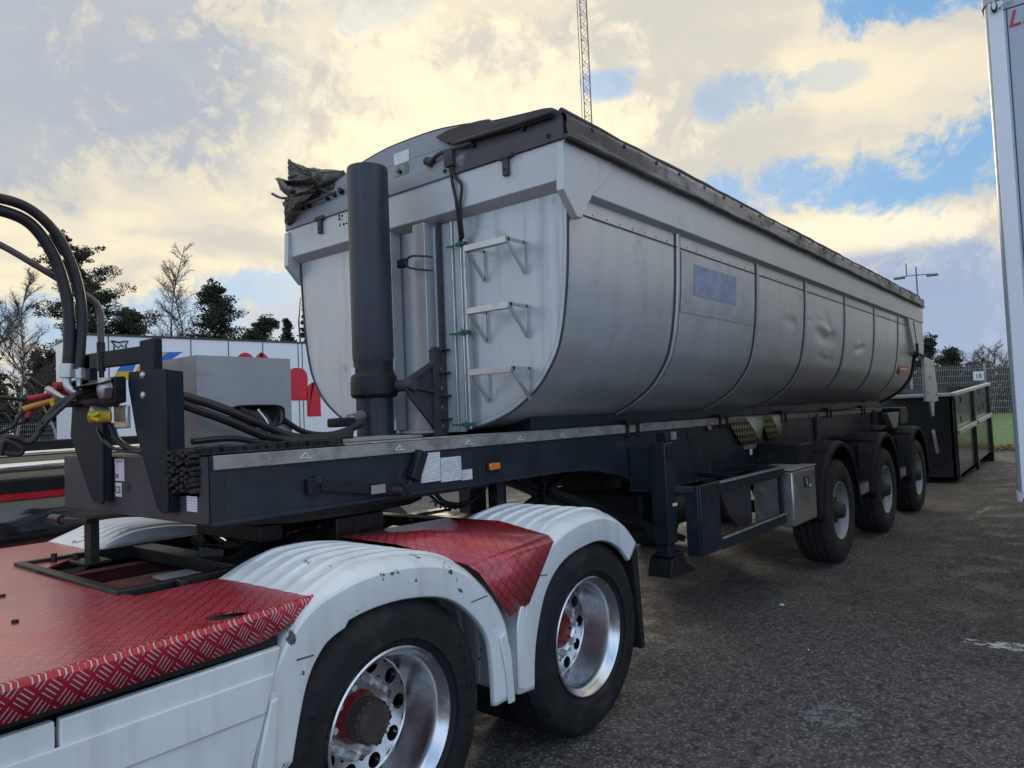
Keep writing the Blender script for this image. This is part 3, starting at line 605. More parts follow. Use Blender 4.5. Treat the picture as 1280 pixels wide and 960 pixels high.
# ladder steps
for zt, in ((2.645,), (2.285,), (1.935,)):
    b = MB(); X = -.16
    b.box(X-.02, X+.02, .335, .645, zt-.034, zt+.002)
    for y in (.335, .635):
        b.box(X, -.002, y, y+.006, zt-.02, zt)
        b.box(-.02, -.004, y, y+.006, zt-.19, zt)
        b.bar((X, y+.003, zt-.02), (-.012, y+.003, zt-.18), .006, .026, (0, 0, 1))
    b.build('ladder_step', m_steel, T, bevel=.0015)
# tipping cylinder
b = MB()
b.v = []; q = MB(); q.lathe([(.001, 1.58), (.110, 1.58), (.110, 1.84), (.113, 1.86)], n=40); q.lathe([(.118, 2.02), (.123, 2.05), (.123, 3.185), (.119, 3.198), (.108, 3.20), (.104, 3.19), (.001, 3.19)], n=56)
b.add([(-.36 + x, 1.245 + z, y) for x, y, z in q.v], q.f); b.build('tipping_cylinder', m_cyl, T)
q = MB(); q.lathe([(.10, 1.80), (.132, 1.81), (.140, 1.825), (.140, 1.90), (.136, 1.915), (.136, 1.93), (.125, 1.945), (.118, 1.97), (.118, 2.03)], n=40); b = MB(); b.add([(-.36 + x, 1.245 + z, y) for x, y, z in q.v], q.f); b.build('cylinder_collar', m_blk, T, ang=22)
b = MB(); q = P(460, 472, 0, -.545); b.box(-.489, -.482, 1.265, 1.297, 1.945, 1.985); b.build('cylinder_sticker', m_paper, T)
b = MB(); b.prism([(-.33, 1.86), (-.29, 1.92), (-.02, 2.06), (-.02, 1.58), (-.06, 1.56), (-.30, 1.80)], 1, 1.0, 1.02); b.build('cylinder_bracket', m_chas2, T, bevel=.002); b = MB(); b.prism([(-.33, 1.86), (-.29, 1.92), (-.02, 2.06), (-.02, 1.58), (-.30, 1.80)], 1, 1.44, 1.46); b.build('cylinder_bracket', m_chas2, T, bevel=.002); b = MB()
b.bar((-.29, .99, 1.90), (-.03, .99, 2.04), .014, .02); b.bar((-.29, .99, 1.86), (-.03, .99, 1.82), .014, .02); b.box(-.12, -.02, .975, .998, 1.56, 2.10); b.cyl((-.29, .97, 1.87), (-.29, 1.14, 1.87), .035, 16); b.build('trunnion', m_chas2, T, bevel=.002)
b = MB()
for k in range(5): b.cyl((-.055, .97, 1.62+k*.115), (-.055, .99, 1.62+k*.115), .014, 8)
b.build('bracket_bolts', m_galv, T)
b = MB(); b.cyl((-.5, 1.2, 1.70), (-.64, 1.13, 1.68), .032, 10); b.cyl((-.64, 1.13, 1.68), (-.72, 1.08, 1.67), .022, 10); b.build('hose_union', m_steel, T)
# chassis beams
XZ = [(-1.765, 1.298), (-.76, 1.303), (.60, 1.303), (.95, 1.285), (1.25, 1.225), (1.55, 1.145), (1.85, 1.08), (2.2, 1.055), (6.5, 1.03), (9.6, 1.05), (9.6, 1.53), (5.3, 1.555), (3.08, 1.56), (-1.765, 1.560)]
for s_ in (0, 1):
    b = MB(); b.prism(XZ, 1, .565, .585); bf = MB(); bf.box(-1.765, 9.5, .56, .70, 1.492, 1.556) if False else None
    low_ = XZ[:10]
    for i in range(len(low_)-1):
        (x0, z0), (x1, z1) = low_[i], low_[i+1]; b.bar((x0, .62, z0-.004), (x1, .62, z1-.004), .14, .016)
    if s_: b = b.mir()
    bm_ = b.build('chassis_beam', m_chas, T, bevel=.002)
    f = MB(); f.prism([(-1.755, 1.503), (3.0, 1.508), (9.3, 1.488), (9.3, 1.535), (3.0, 1.568), (-1.755, 1.558)], 1, .548, .563); f.box(-1.66, 9.3, .565, .70, 1.562, 1.568)
    if s_: f = f.mir()
    f.build('top_flange', m_galv, bm_, bevel=.002)
b = MB(); b.prism([(.57, 1.298), (1.93, 1.298), (1.93, 1.558), (.57, 1.558)], 0, -1.80, -1.765); b.build('front_plate', m_chas2, T, bevel=.004)
b = MB()
for y in (1.355, 1.205): b.cyl((-1.801, y, 1.425), (-1.803, y, 1.425), .024, 18)
for z in (1.34, 1.46): b.cyl((-1.70, .564, z), (-1.70, .561, z), .007, 10); 
b.cyl((-1.28, .564, 1.45), (-1.28, .562, 1.45), .006, 8); b.cyl((-1.28, .564, 1.36), (-1.28, .562, 1.36), .006, 8); b.cyl((2.437, .564, 1.434), (2.437, .561, 1.434), .035, 12); b.build('drain_holes', m_ink, T)
b = MB(); b.box(-1.76, 1.3, .70, 1.80, 1.545, 1.56); b.box(-1.7, -.1, .59, 1.91, 1.272, 1.29); b.cyl((-.95, 1.25, 1.28), (-.95, 1.25, 1.18), .045, 16); b.build('coupling_plate', m_blk, T)
for x in (-1.2, .3, 1.3, 2.5, 3.9, 5.9, 8.0, 9.4):
    MB().box(x-.04, x+.04, .586, 1.914, 1.32 if x < 1 else 1.12, 1.52).build('cross_member', m_blk, T)
for x in (-1.37, -.83, -.33, .12, .55):
    b = MB(); b.bar((x, .546, 1.520), (x+.03, .546, 1.545), .003, .005, (0, 1, 0)); b.bar((x+.03, .546, 1.545), (x+.045, .546, 1.515), .003, .005, (0, 1, 0)); b.bar((x+.01, .546, 1.522), (x+.06, .546, 1.522), .003, .005, (0, 1, 0)); b.build('chalk_mark', m_paper, T)
# stickers on the front
b = MB(); b.box(-1.8035, -1.8015, 1.232, 1.325, 1.448, 1.545); s1 = b.build('warning_sticker', m_paper, T)
b = MB(); b.box(-1.8045, -1.804, 1.245, 1.31, 1.53, 1.541); b.build('sticker_header', m_inkb, s1)
b = MB(); b.bar((-1.8045, 1.315, 1.48), (-1.8045, 1.285, 1.462), .002, .006, (1, 0, 0)); b.bar((-1.8045, 1.315, 1.462), (-1.8045, 1.285, 1.48), .002, .006, (1, 0, 0)); b.build('red_cross', m_redl, s1)
def face_x(c, sz):   # text plane looking toward -x, reading towards -y
    return Matrix(((0, 0, -1, c[0]), (-1, 0, 0, c[1]), (0, 1, 0, c[2]), (0, 0, 0, 1)))
def face_y(c):       # text plane looking toward -y, reading towards +x
    return Matrix(((1, 0, 0, c[0]), (0, 0, -1, c[1]), (0, 1, 0, c[2]), (0, 0, 0, 1)))
b = MB(); b.box(-1.8035, -1.8015, 1.262, 1.325, 1.378, 1.440); s2 = b.build('conformity_sticker', m_paper, T)
MB().text('CE', .045, face_x((-1.8045, 1.321, 1.394), 1), .0006).build('sticker_text', m_ink, s2)
b = MB(); b.box(-1.8035, -1.8015, .595, .675, 1.345, 1.405); b.build('data_sticker', m_doc, T)
b = MB(); b.box(-.655, -.518, .555, .5635, 1.345, 1.495); b.build('instruction_sticker', m_doc, T)
b = MB(); b.box(-.512, -.360, .555, .5635, 1.335, 1.462); b.build('instruction_sticker', m_doc, T)
b = MB(); b.box(-.355, -.275, .555, .5635, 1.33, 1.385); b.build('instruction_sticker', m_doc, T)
def lamp(x, y, z, mat, w=.075):
    b = MB(); b.box(x-w/2-.008, x+w/2+.008, y-.008, y+.012, z-.027, z+.027); o = b.build('marker_lamp', m_blk, T, bevel=.004)
    MB().box(x-w/2, x+w/2, y-.022, y-.006, z-.019, z+.019).build('lens', mat, o, bevel=.006)
lamp(-.096, .56, 1.385, m_amber, .09); lamp(2.81, .56, 1.486, m_amber, .05); lamp(5.9, .56, 1.40, m_redlens, .05)
# tyre-tread rubber protecting the nose corner
b = MB(); r = random.Random(8)
for i in range(7):
    for j in range(7):
        y = .545+i*.034+r.uniform(-.006, .006); z = 1.432+j*.022+((i % 2)*.011)+r.uniform(-.003, .003); b.bar((-1.822-r.uniform(0, .012), y, z), (-1.822-r.uniform(0, .012), y+.03, z+r.uniform(-.010, .010)), .036, .015)
for i in range(14):
    for j in range(3):
        x = -1.80+i*.05; y = .57+j*.05; b.box(x, x+.038, y+(i % 2)*.012, y+.036+(i % 2)*.012, 1.568, 1.59+r.uniform(0, .006))
for i in range(3): b.box(-1.825, -1.79, .60+i*.08, .66+i*.08, 1.565, 1.588)
b.box(-1.80, -1.796, .58, .86, 1.40, 1.575); b.box(-1.80, -1.12, .56, .72, 1.562, 1.57); b.build('tread_rubber_pad', m_rub, T, bevel=.002)
# coupling headboard brackets
nb = [(1.075, 1.868), (1.066, 1.918), (.735, 1.908), (.735, 1.36), (.745, 1.338), (.787, 1.335), (.834, 1.355), (1.008, 1.662)]
b = MB(); b.prism(nb, 0, -1.848, -1.838); b.prism([(-1.838, 1.905), (-1.775, 1.90), (-1.775, 1.34), (-1.838, 1.34)], 1, .735, .745); o = b.build('coupling_bracket', m_navy, T, bevel=.003)
for z in (1.895, 1.812): 
    q = MB(); q.lathe([(.016, .0), (.015, -.006), (.009, -.011), (.001, -.012)], n=14); b2 = MB(); b2.add([(-1.848+y, .928+x, z+zz) for x, y, zz in q.v], [f[::-1] for f in q.f]); b2.build('bolt_head', m_steel, o)
b = MB(); b.prism([(1.709, 1.655), (1.67, 1.86), (1.335, 1.86), (1.335, 1.667), (1.345, 1.36), (1.36, 1.345), (1.45, 1.35), (1.49, 1.38)], 0, -1.848, -1.838); b.prism([(-1.838, 1.86), (-1.81, 1.86), (-1.81, 1.36), (-1.838, 1.36)], 1, 1.335, 1.345); b.build('coupling_bracket', m_navy, T, bevel=.003)
b = MB(); b.box(-1.835, -1.80, .855, .992, 1.88, 2.045); b.bar((-1.825, .98, 1.985), (-1.825, 1.60, 2.0), .02, .075); b.box(-1.835, -1.80, 1.50, 1.60, 1.83, 2.035); b.build('guard_hoop', m_navy, T, bevel=.006)
b = MB(); b.prism([(1.08, 1.90), (1.40, 1.895), (1.62, 1.835), (1.66, 1.79), (1.46, 1.80), (1.28, 1.775), (1.08, 1.79)], 0, -1.90, -1.85); b.add([(-1.85, 1.08, 1.905), (-1.85, 1.42, 1.90), (-2.0, 1.40, 1.86), (-1.96, 1.08, 1.87)], [(0, 1, 2, 3)]); b.prism([(1.32, 1.90), (1.42, 1.90), (1.62, 1.84), (1.56, 1.80)], 0, -1.96, -1.90); b.build('coupling_hood', m_blk, T, bevel=.006)
q = MB(); q.lathe([(.001, 0), (.05, 0), (.05, -.035), (.03, -.045), (.001, -.045)], n=6); b = MB(); b.add([(-1.90+y, 1.125+x*.75, 1.852+z) for x, y, z in q.v], [f[::-1] for f in q.f]); b.build('hex_nut', m_steel, T, bevel=.003)
b = MB(); b.box(-1.85, -1.83, 1.09, 1.22, 1.68, 1.78); b.cyl((-1.86, 1.24, 1.745), (-1.93, 1.25, 1.75), .035, 12); b.build('socket_block', m_steel, T, bevel=.006)
b = MB(); b.tube([(-1.87, 1.19, 1.735), (-1.92, 1.22, 1.735), (-1.94, 1.235, 1.735)], .026, 10); b.bar((-1.93, 1.15, 1.75), (-1.95, 1.21, 1.73), .02, .014); b.bar((-1.93, 1.15, 1.72), (-1.95, 1.21, 1.735), .02, .014); b.build('yellow_air_coupling', m_yplug, T, bevel=.002)
b = MB(); b.tube([(-1.86, 1.16, 1.80), (-1.9, 1.24, 1.805), (-1.92, 1.29, 1.80)], .027, 9); b.build('socket_cap', m_hose, T)
b = MB(); b.box(-1.875, -1.86, 1.16, 1.22, 1.775, 1.80); b.build('blue_label', m_blue, T)
# cabinet with cable slot
cb = MB(); x0, x1, y0, y1, z0, z1 = -1.585, -1.10, 1.0, 1.372, 1.572, 1.992
sx0, sx1, sz0, sz1 = -1.43, -1.145, 1.665, 1.765
cb.box(x0, x0+.01, y0+.001, y1, z0, z1-.001); cb.box(x0+.01, x1-.01, y1-.01, y1-.001, z0, z1-.001); cb.box(x1-.01, x1, y0+.001, y1, z0, z1-.001); cb.box(x0, x1, y0+.001, y1, z1-.001, z1+.003)
hole_ = []; outer_ = []; k = 32
for i in range(k):
    a = 2*math.pi*i/k; ca, sa = math.cos(a), math.sin(a); e = 4.5
    hx = (sx0+sx1)/2+(sx1-sx0)/2*math.copysign(abs(ca)**(2/e), ca); hz = (sz0+sz1)/2+(sz1-sz0)/2*math.copysign(abs(sa)**(2/e), sa); hole_.append((hx, y0, hz))
    mm = max(abs(ca), abs(sa)); outer_.append(((x0+x1)/2+(x1-x0)/2*ca/mm, y0, (z0+z1)/2+(z1-z0)/2*sa/mm))
cb.add(outer_+hole_+[(x, y+.03, z) for x, y, z in hole_], [(i, (i+1) % k, k+(i+1) % k, k+i) for i in range(k)]+[(k+i, k+(i+1) % k, 2*k+(i+1) % k, 2*k+i) for i in range(k)])
cb.build('hose_cabinet', m_cab, T)
b = MB(); b.tube([(x, y-.004, z) for x, y, z in hole_]+[(hole_[0][0], y0-.004, hole_[0][2])], .005, 6, 0); b.build('slot_edging', m_blk, T)
# hoses over the nose
def Yp(pts, y, r, par=None, name='hose', mat=None, n=9): 
    b = MB(); b.tube([P(u, v, 1, y + dy) if dy is not None else P(u, v, 1, y) for u, v, dy in [(q+(0,))[:3] for q in pts]], r, n); return b.build(name, mat or m_hose, par or T)
Yp([(205, 488), (240, 497), (280, 510), (320, 528), (362, 545), (400, 548), (440, 540)], .86, .016)
Yp([(205, 497), (245, 512), (290, 528), (330, 545), (370, 552)], .80, .019)
Yp([(208, 492), (250, 502), (300, 520), (350, 541), (372, 551)], .83, .017)
Yp([(225, 500), (255, 515), (290, 530), (330, 545), (375, 547), (437, 548)], .90, .015)
Yp([(300, 512), (318, 522), (340, 535), (370, 545), (420, 545), (452, 530, .2)], .97, .015)
Yp([(310, 512, .05), (326, 522), (338, 538), (350, 548)], .97, .010)
Yp([(355, 525), (380, 540), (410, 543), (436, 536), (452, 528)], .98, .014)
Yp([(322, 512, .03), (334, 528), (336, 545)], .96, .008, mat=m_steel)
Yp([(240, 552), (290, 548), (330, 553), (390, 550), (440, 545)], .80, .013)
Yp([(330, 515, .05), (338, 530), (345, 545)], .985, .012)
Yp([(345, 518, .05), (342, 532), (338, 545)], .985, .012)
b = MB(); q = P(425, 527, 1, 1.1); b.box(q[0]-.06, q[0]+.07, 1.05, 1.14, q[2]-.03, q[2]+.02); b.build('valve_block', m_blk, T, bevel=.01)
b = MB(); b.box(-1.05, -.5, .70, 1.0, 1.572, 1.585); b.build('checker_tread', m_galv, T)
# cables round the coupling head
b = MB(); b.tube([(-1.84, 1.42, 1.70), (-1.86, 1.30, 1.63), (-1.85, 1.15, 1.585), (-1.80, 1.0, 1.575)], .007, 7); b.tube([(-1.85, 1.24, 1.70), (-1.84, 1.18, 1.62), (-1.80, 1.05, 1.575), (-1.72, .98, 1.575)], .014, 8); b.build('cable', m_hose, T)
# hanging control box and jack handle
b = MB(); q0 = P(515, 572, 1, .535); q1 = P(527, 598, 1, .535); b.bar(P(527, 564, 1, .53), P(516, 600, 1, .53), .06, .05, (0, 1, 0)); b.build('air_control', m_blk, T, bevel=.008)
b = MB(); b.tube([P(505, 582, 1, .54), P(499, 598, 1, .53), P(507, 612, 1, .53), P(512, 618, 1, .54)], .005, 6); b.tube([P(512, 600, 1, .52), P(511, 606, 1, .52)], .007, 6); b.build('control_hose', m_hose, T)
b = MB(); b.bar(P(400, 606, 1, .545), P(500, 613, 1, .54), .02, .055, (0, 0, 1)); b.cyl(P(400, 600, 1, .56), P(398, 600, 1, .53), .02, 12); b.box(-1.34, -1.28, .535, .56, 1.36, 1.43); b.cyl(P(488, 613, 1, .55), P(503, 614, 1, .52), .025, 12); b.build('slide_rod', m_blk, T, bevel=.003)
b = MB(); q = P(475, 611, 1, .528); b.box(q[0]-.055, q[0]+.03, .524, .527, q[2]-.02, q[2]+.02); b.build('reflective_tape', m_steel, T)
# bits of stuff under the beam: lattice, hoses
b = MB()
for (a, c) in (((1.2, 1.25), (.45, 1.0)), ((.5, 1.25), (1.3, .95)), ((.35, 1.27), (1.45, .86))): b.bar((a[0], .9, a[1]), (c[0], .9, c[1]), .04, .04)
b.box(.30, .36, .85, .95, .98, 1.30); b.box(.75, .78, .85, .95, .90, 1.30); b.box(-.02, .04, .6, .66, 1.08, 1.3); b.bar((1.0, 1.0, 1.12), (2.2, .55, .62), .05, .05); b.build('landing_leg_bracing', m_blk, T)
b = MB(); b.tube([(-.40, .75, 1.29), (-.30, .75, 1.20), (-.12, .75, 1.17), (.02, .75, 1.22), (.08, .75, 1.30)], .012, 7); b.tube([(-.42, .8, 1.29), (-.25, .8, 1.17), (-.05, .8, 1.16), (.05, .8, 1.30)], .008, 7)
b.tube([(-.38+.008*i, .77+.012*math.cos(i*1.3), 1.205-.05*math.sin(math.pi*i/48)+.012*math.sin(i*1.3)) for i in range(49)], .004, 5, 2); b.build('brake_hoses', m_hose, T)
# landing legs
for s_ in (0, 1):
    b = MB(); b.box(1.40, 1.54, .26, .38, .72, 1.43); b.box(1.42, 1.52, .275, .365, .56, .74); b.box(1.42, 1.52, .38, .56, 1.10, 1.40)
    if s_: b = b.mir()
    lg = b.build('landing_leg', m_chas, T, bevel=.006)
    b = MB(); b.box(1.385, 1.555, .245, .395, .64, .652); b.prism([(1.36, .50), (1.76, .48), (1.72, .52), (1.62, .56), (1.56, .66), (1.40, .62)], 1, .24, .42)
    if s_: b = b.mir()
    b.build('foot', m_blk, lg, bevel=.006)
MB().box(1.48, 1.54, .254, .26, .98, 1.0).build('reflector', m_paper, T)
b = MB(); b.box(1.50, 1.66, .30, .38, 1.435, 1.50); cb_ = b.build('control_valve_box', m_blk, T, bevel=.004); MB().box(1.58, 1.66, .294, .30, 1.445, 1.50).build('valve_face', m_galv, cb_)
MB().box(1.42, 1.52, .254, .259, 1.31, 1.40).build('leg_plate', m_blk, T)
# side guards
for s_ in (0, 1):
    b = MB(); b.box(1.57, 1.90, .09, .12, .625, 1.12); b.prism([(1.57, .625), (1.57, 1.12), (1.55, 1.12), (1.55, .625)], 1, .10, .20)
    b.box(1.90, 3.30, .085, .13, 1.03, 1.12); b.box(1.90, 3.30, .085, .13, .62, .71); b.box(3.22, 3.27, .09, .125, .71, 1.03); b.bar((1.57, .11, 1.09), (1.45, .58, 1.10), .03, .05); b.bar((3.25, .11, 1.10), (3.25, .58, 1.12), .03, .05); b.bar((2.4, .12, 1.09), (2.6, .58, 1.10), .03, .04)
    if s_: b = b.mir()
    sg = b.build('side_guard', m_chas, T, bevel=.006)
    b = MB(); b.box(1.90, 3.30, .075, .086, 1.105, 1.122); b.box(1.90, 3.30, .075, .086, .698, .712)
    if s_: b = b.mir()
    b.build('guard_edge', m_galv, sg)
b = MB(); b.prism([(3.9, 1.52), (3.3, 1.53), (3.55, 1.3), (3.9, 1.28)], 1, .60, .62) if False else None
b = MB(); b.box(1.9, 3.1, .75, 1.75, .70, 1.0); b.build('air_tank_carrier', m_blk, T, bevel=.02)
for y in (.62, 1.6): MB().cyl((2.0, y, .86), (3.1, y, .86), .13, 20).build('air_tank', m_blk, T)
b = MB(); b.prism([(2.5, 1.0), (2.7, .75), (2.9, .62), (3.2, .62), (3.2, 1.0)], 1, .36, .40); b.build('inner_flap', m_chas2, T)
# toolbox
b = MB(); b.box(3.36, 4.0, .03, .40, .575, 1.07); tb = b.build('toolbox', m_steel, T, bevel=.02)
b = MB(); b.box(3.63, 3.76, .018, .03, .90, 1.0); b.build('toolbox_latch', m_chas2, tb, bevel=.004); b = MB(); b.tube([(3.66, .012, .98), (3.65, .0, .92), (3.70, -.004, .90), (3.74, .0, .92)], .008, 6); b.build('latch_ring', m_steel, tb)
b = MB(); b.box(3.33, 4.02, .02, .41, 1.07, 1.085); b.build('lid', m_galv, tb, bevel=.006)
# warning flaps
for x0_, w_ in ((3.20, .70), (4.02, .50)):
    b = MB(); b.add([(x0_, .545, 1.545), (x0_+w_*.62, .535, 1.545), (x0_+w_*.92, .525, 1.40), (x0_+w_*.86, .53, 1.29), (x0_+w_*.45, .54, 1.285)], [(0, 1, 2, 3, 4)]); f = b.build('warning_flap', m_check, T, solid=.004)
    b = MB(); b.add([(x0_+w_*.62, .54, 1.553), (x0_+w_*1.35, .545, 1.553), (x0_+w_*1.10, .53, 1.31), (x0_+w_*.95, .522, 1.36)], [(0, 1, 2, 3)]); b.build('cloth_back', m_cream, f, solid=.004)
b = MB(); b.box(3.60, 3.85, .53, .56, 1.25, 1.29); b.cyl((3.72, .54, 1.25), (3.72, .54, 1.19), .02, 8); b.build('flap_holder', m_steel, T)
# body rests on top of the beams
for x in (1.35, 3.0, 4.6, 6.3, 8.0):
    b = MB(); b.box(x, x+.24, .52, .70, 1.568, 1.60); b.box(x+.02, x+.05, .53, .548, 1.47, 1.57); b.box(x+.17, x+.20, .53, .548, 1.47, 1.57); b.build('body_rest', m_blk, T, bevel=.003)
b = MB(); b.box(.3, 9.3, .58, .78, 1.572, 1.66); b.build('body_sill', m_chas, T, bevel=.004); b = MB(); b.box(.3, 9.3, 1.72, 1.92, 1.572, 1.66); b.build('body_sill', m_chas, T, bevel=.004)
# axles, mudguards, wheels
tw = make_wheel(T, (4.87, .03, .53), 'trailer')
org = np.array(ORG[T.name])
for x in (6.97, 9.05): dupwheel(tw, T, tuple(np.array((x, .03, .53))-org))
for x in (4.87, 6.97, 9.05): dupwheel(tw, T, tuple(np.array((x, 2.47, .53))-org), True)
for i, x in enumerate((4.87, 6.97, 9.05)):
    MB().cyl((x, .2, .53), (x, 2.3, .53), .07, 14).build('axle', m_blk, T)
    b = MB(); b.box(x-.55, x+.05, .62, .70, .50, .60); b.prism([(x-.7, 1.05), (x-.4, 1.05), (x-.5, .50), (x-.62, .50)], 1, .60, .72); b.cyl((x+.30, .66, .62), (x+.30, .66, .98), .13, 16); b.box(x-.55, x+.4, 1.80, 1.88, .50, .60); b.build('air_suspension', m_blk, T, bevel=.004)
    for s_ in (0, 1):
        b = MB(); Ro, na = .70, 30; sec = [(.03, -.05), (.025, -.01), (.03, .0), (.055, .012), (.08, .008), (.12, .012), (.42, .012), (.46, .0), (.47, -.04)]
        rows = []
        for k in range(na+1):
            a = R_(-2 + 184*k/na); rows.append([(x - math.cos(a)*(Ro+o), y, .53 + math.sin(a)*(Ro+o)*1.02) for y, o in sec])
        b.grid(rows)
        if s_: b = b.mir()
        b.build('mudguard', m_rub, T, solid=.008)
    for q in (-.35, .35): MB().cyl((x+q, .05, 1.16), (x+q, .56, 1.2), .02, 8).build('mudguard_stay', m_blk, T)
    if i < 2:
        b = MB(); b.box(x+.85, x+.89, .12, .56, .55, 1.15); b.box(x+1.15, x+1.19, .12, .56, .55, 1.15); b.box(x+.80, x+1.24, .06, .12, .58, .73); b.build('guard_bracket', m_blk, T, bevel=.004)
        b = MB(); b.box(x+.82, x+1.22, .052, .06, .60, .71); b.build('bracket_face', m_galv, T, bevel=.003)
b = MB(); b.box(3.95, 4.35, .15, .56, .95, 1.28); b.build('wing_box', m_rub, T, bevel=.02)
MB().box(9.86, 9.88, .05, .46, .35, 1.0).build('mud_flap', m_rub, T)
b = MB(); b.bar((8.7, .545, 1.30), (8.7, .545, 1.52), .05, .05); b.bar((3.95, .55, 1.12), (9.5, .55, 1.18), .02, .04); b.box(5.86, 5.94, .53, .56, 1.12, 1.53); b.build('side_pipe', m_chas2, T)

# ------------------------------------------------------------------ THE TRACTOR UNIT (only its rear part lies in the picture)
K = thing('tractor_unit', (-1.35, 1.25, 0), 'rear of white tractor unit with red checker-plate deck, white mudguards and polished wheels', 'tractor truck')
korg = np.array(ORG[K.name])
wa = make_wheel(K, (-1.35, .0, .5), 'drive_cap'); wb = make_wheel(K, (0, .0, .5), 'drive')
sidewall_text(wa, 'GOODYEAR', .385, .055, R_(32), R_(8.6)); sidewall_text(wb, 'GOODYEAR', .385, .055, R_(32), R_(8.6)); sidewall_text(wa, 'GOODYEAR', .385, .055, R_(215), R_(8.6))
dupwheel(wa, K, tuple(np.array((-1.35, 2.5, .5))-korg), True); dupwheel(wb, K, tuple(np.array((0, 2.5, .5))-korg), True)
for x in (-1.35, 0):
    MB().join(tyre_mb(.5, .30, .008)).build('inner_tyre', m_rub, K, local=True, loc=(x, .34, .5)); MB().join(tyre_mb(.5, .30, .008)).build('inner_tyre', m_rub, K, local=True, loc=(x, 1.86, .5))
    b = MB(); b.cyl((x, .3, .5), (x, 2.2, .5), .09, 14); b.lathe([(.001, 1.0), (.2, 1.05), (.25, 1.25), (.2, 1.45), (.001, 1.5)], (x, 0, .5), 24); b.build('drive_axle', m_blk, K)
FA = [(-1.985, .30), (-1.97, .50), (-1.95, .63), (-1.885, .86), (-1.80, .99), (-1.70, 1.06), (-1.55, 1.10), (-1.40, 1.112), (-1.25, 1.103), (-1.08, 1.068), (-.94, 1.0), (-.80, .875), (-.72, .745), (-.695, .60), (-.688, .42)]
FB = [(-.655, .415), (-.635, .60), (-.585, .76), (-.51, .90), (-.39, 1.01), (-.23, 1.08), (-.02, 1.11), (.12, 1.105), (.25, 1.068), (.37, 1.0), (.46, .915)]
SEC = [(.0, -.118), (-.018, -.110), (-.022, -.10), (-.022, -.012), (-.016, -.002), (.0, .012), (.03, .028), (.06, .034)]
yv = .075
while yv < .60:
    SEC += [(yv, .034), (yv+.010, .046), (yv+.030, .046), (yv+.040, .034)]; yv += .098
SEC += [(.64, .030), (.655, .0), (.655, -.04)]
def fender(path, flip):
    p = smoothprof(path, 6); rows = []; fa, fb = (-1.72, -1.46) if path is FA else (-.42, -.20)
    for i, (x, z) in enumerate(p):
        a, c = p[max(0, i-1)], p[min(len(p)-1, i+1)]; t = Vector((c[0]-a[0], c[1]-a[1])).normalized(); n = Vector((-t.y, t.x))
        k = max(0, min(1, (x-fa)/(fb-fa))); k = k*k*(3-2*k); kk = .12+.88*k
        wd = 1.12 + (.16 if path is FA and x < -1.62 and z > .6 else 0)
        rows.append([(x+n.x*(o*kk if o > 0 else o*(wd if o < -.05 and y < .1 else 1)), y, z+n.y*(o*kk if o > 0 else o*(wd if o < -.05 and y < .1 else 1))) for y, o in SEC])
    b = MB(); b.grid([r[::-1] for r in rows]); return b.mir() if flip else b
for fl in (0, 1):
    for pth in (FA, FB):
        b = fender(pth, fl); fo = b.build('mudguard', m_whtf if pth is FA else m_wht, K, ang=30)
        md = fo.modifiers.new('s', 'SOLIDIFY'); md.thickness = .010; md.offset = -1
# joint lines and clips on the mudguards
def flat(pts, y, mat, name, t=.002):
    b = MB(); b.prism([(P(u, v, 1, y)[0], P(u, v, 1, y)[2]) for u, v in pts], 1, y-t, y); return b.build(name, mat, K)
flat([(371, 824), (392, 818), (392, 819.5), (371, 826)], -.0225, m_seam, 'joint_line'); flat([(661, 720), (684, 717.7), (684, 719), (661, 721.5)], -.0225, m_seam, 'joint_line'); flat([(589, 752), (609, 744), (609, 745.2), (589, 753.3)], -.0225, m_seam, 'joint_line')
# pressed buttress on the lower legs
b = MB(); b.prism([(-.665, .44), (-.655, .72), (-.63, .80), (-.60, .80), (-.59, .72), (-.615, .60), (-.62, .43)], 1, -.034, -.02); b.build('pressed_buttress', m_wht, K, bevel=.008)
b = MB(); b.prism([(-.735, .40), (-.745, .55), (-.78, .70), (-.74, .72), (-.705, .62), (-.69, .40)], 1, -.036, -.02); b.build('pressed_buttress', m_wht, K, bevel=.008)
b = MB(); b.prism([(-1.97, .35), (-1.955, .60), (-1.90, .80), (-1.87, .80), (-1.885, .62), (-1.90, .35)], 1, -.036, -.02); b.build('pressed_buttress', m_wht, K, bevel=.01)
# mud flap
b = MB(); b.prism([(.43, .93), (.50, .90), (.53, .45), (.545, .30), (.50, .30), (.49, .45)], 1, .0, .60); b.build('mud_flap', m_rub, K, bevel=.004)
# deck plates
m_dk = [(-4.4, .0), (-1.66, .045), (-1.60, .10), (-1.71, .63), (-2.02, .63), (-2.062, .95), (-2.066, 1.50), (-1.89, 1.69), (-1.70, 1.82), (-1.66, 2.30), (-1.70, 2.46), (-4.4, 2.5)]
def lipy(x): return float(np.interp(x, [-4.4, -2.6, -2.05, -1.66, -1.6], [-.035, -.030, -.008, .045, .06]))
hc, k, rot = (-1.975, .075), 16, R_(-20)
def hp(a):
    ex = .070*math.cos(a); ey = .050*math.sin(a)*(1-.3*math.cos(a)); return (hc[0]+ex*math.cos(rot)-ey*math.sin(rot), hc[1]+ex*math.sin(rot)+ey*math.cos(rot))
up = [hp(math.pi*i/k) for i in range(k+1)]; lo = [hp(math.pi+math.pi*i/k) for i in range(k+1)]
b = MB()
b.prism([(-1.62, .085)] + m_dk[3:11] + [(-4.4, 2.5), (-4.4, up[-1][1])] + up[::-1] + [(-1.70, up[0][1]+.03)], 2, 1.062, 1.070)
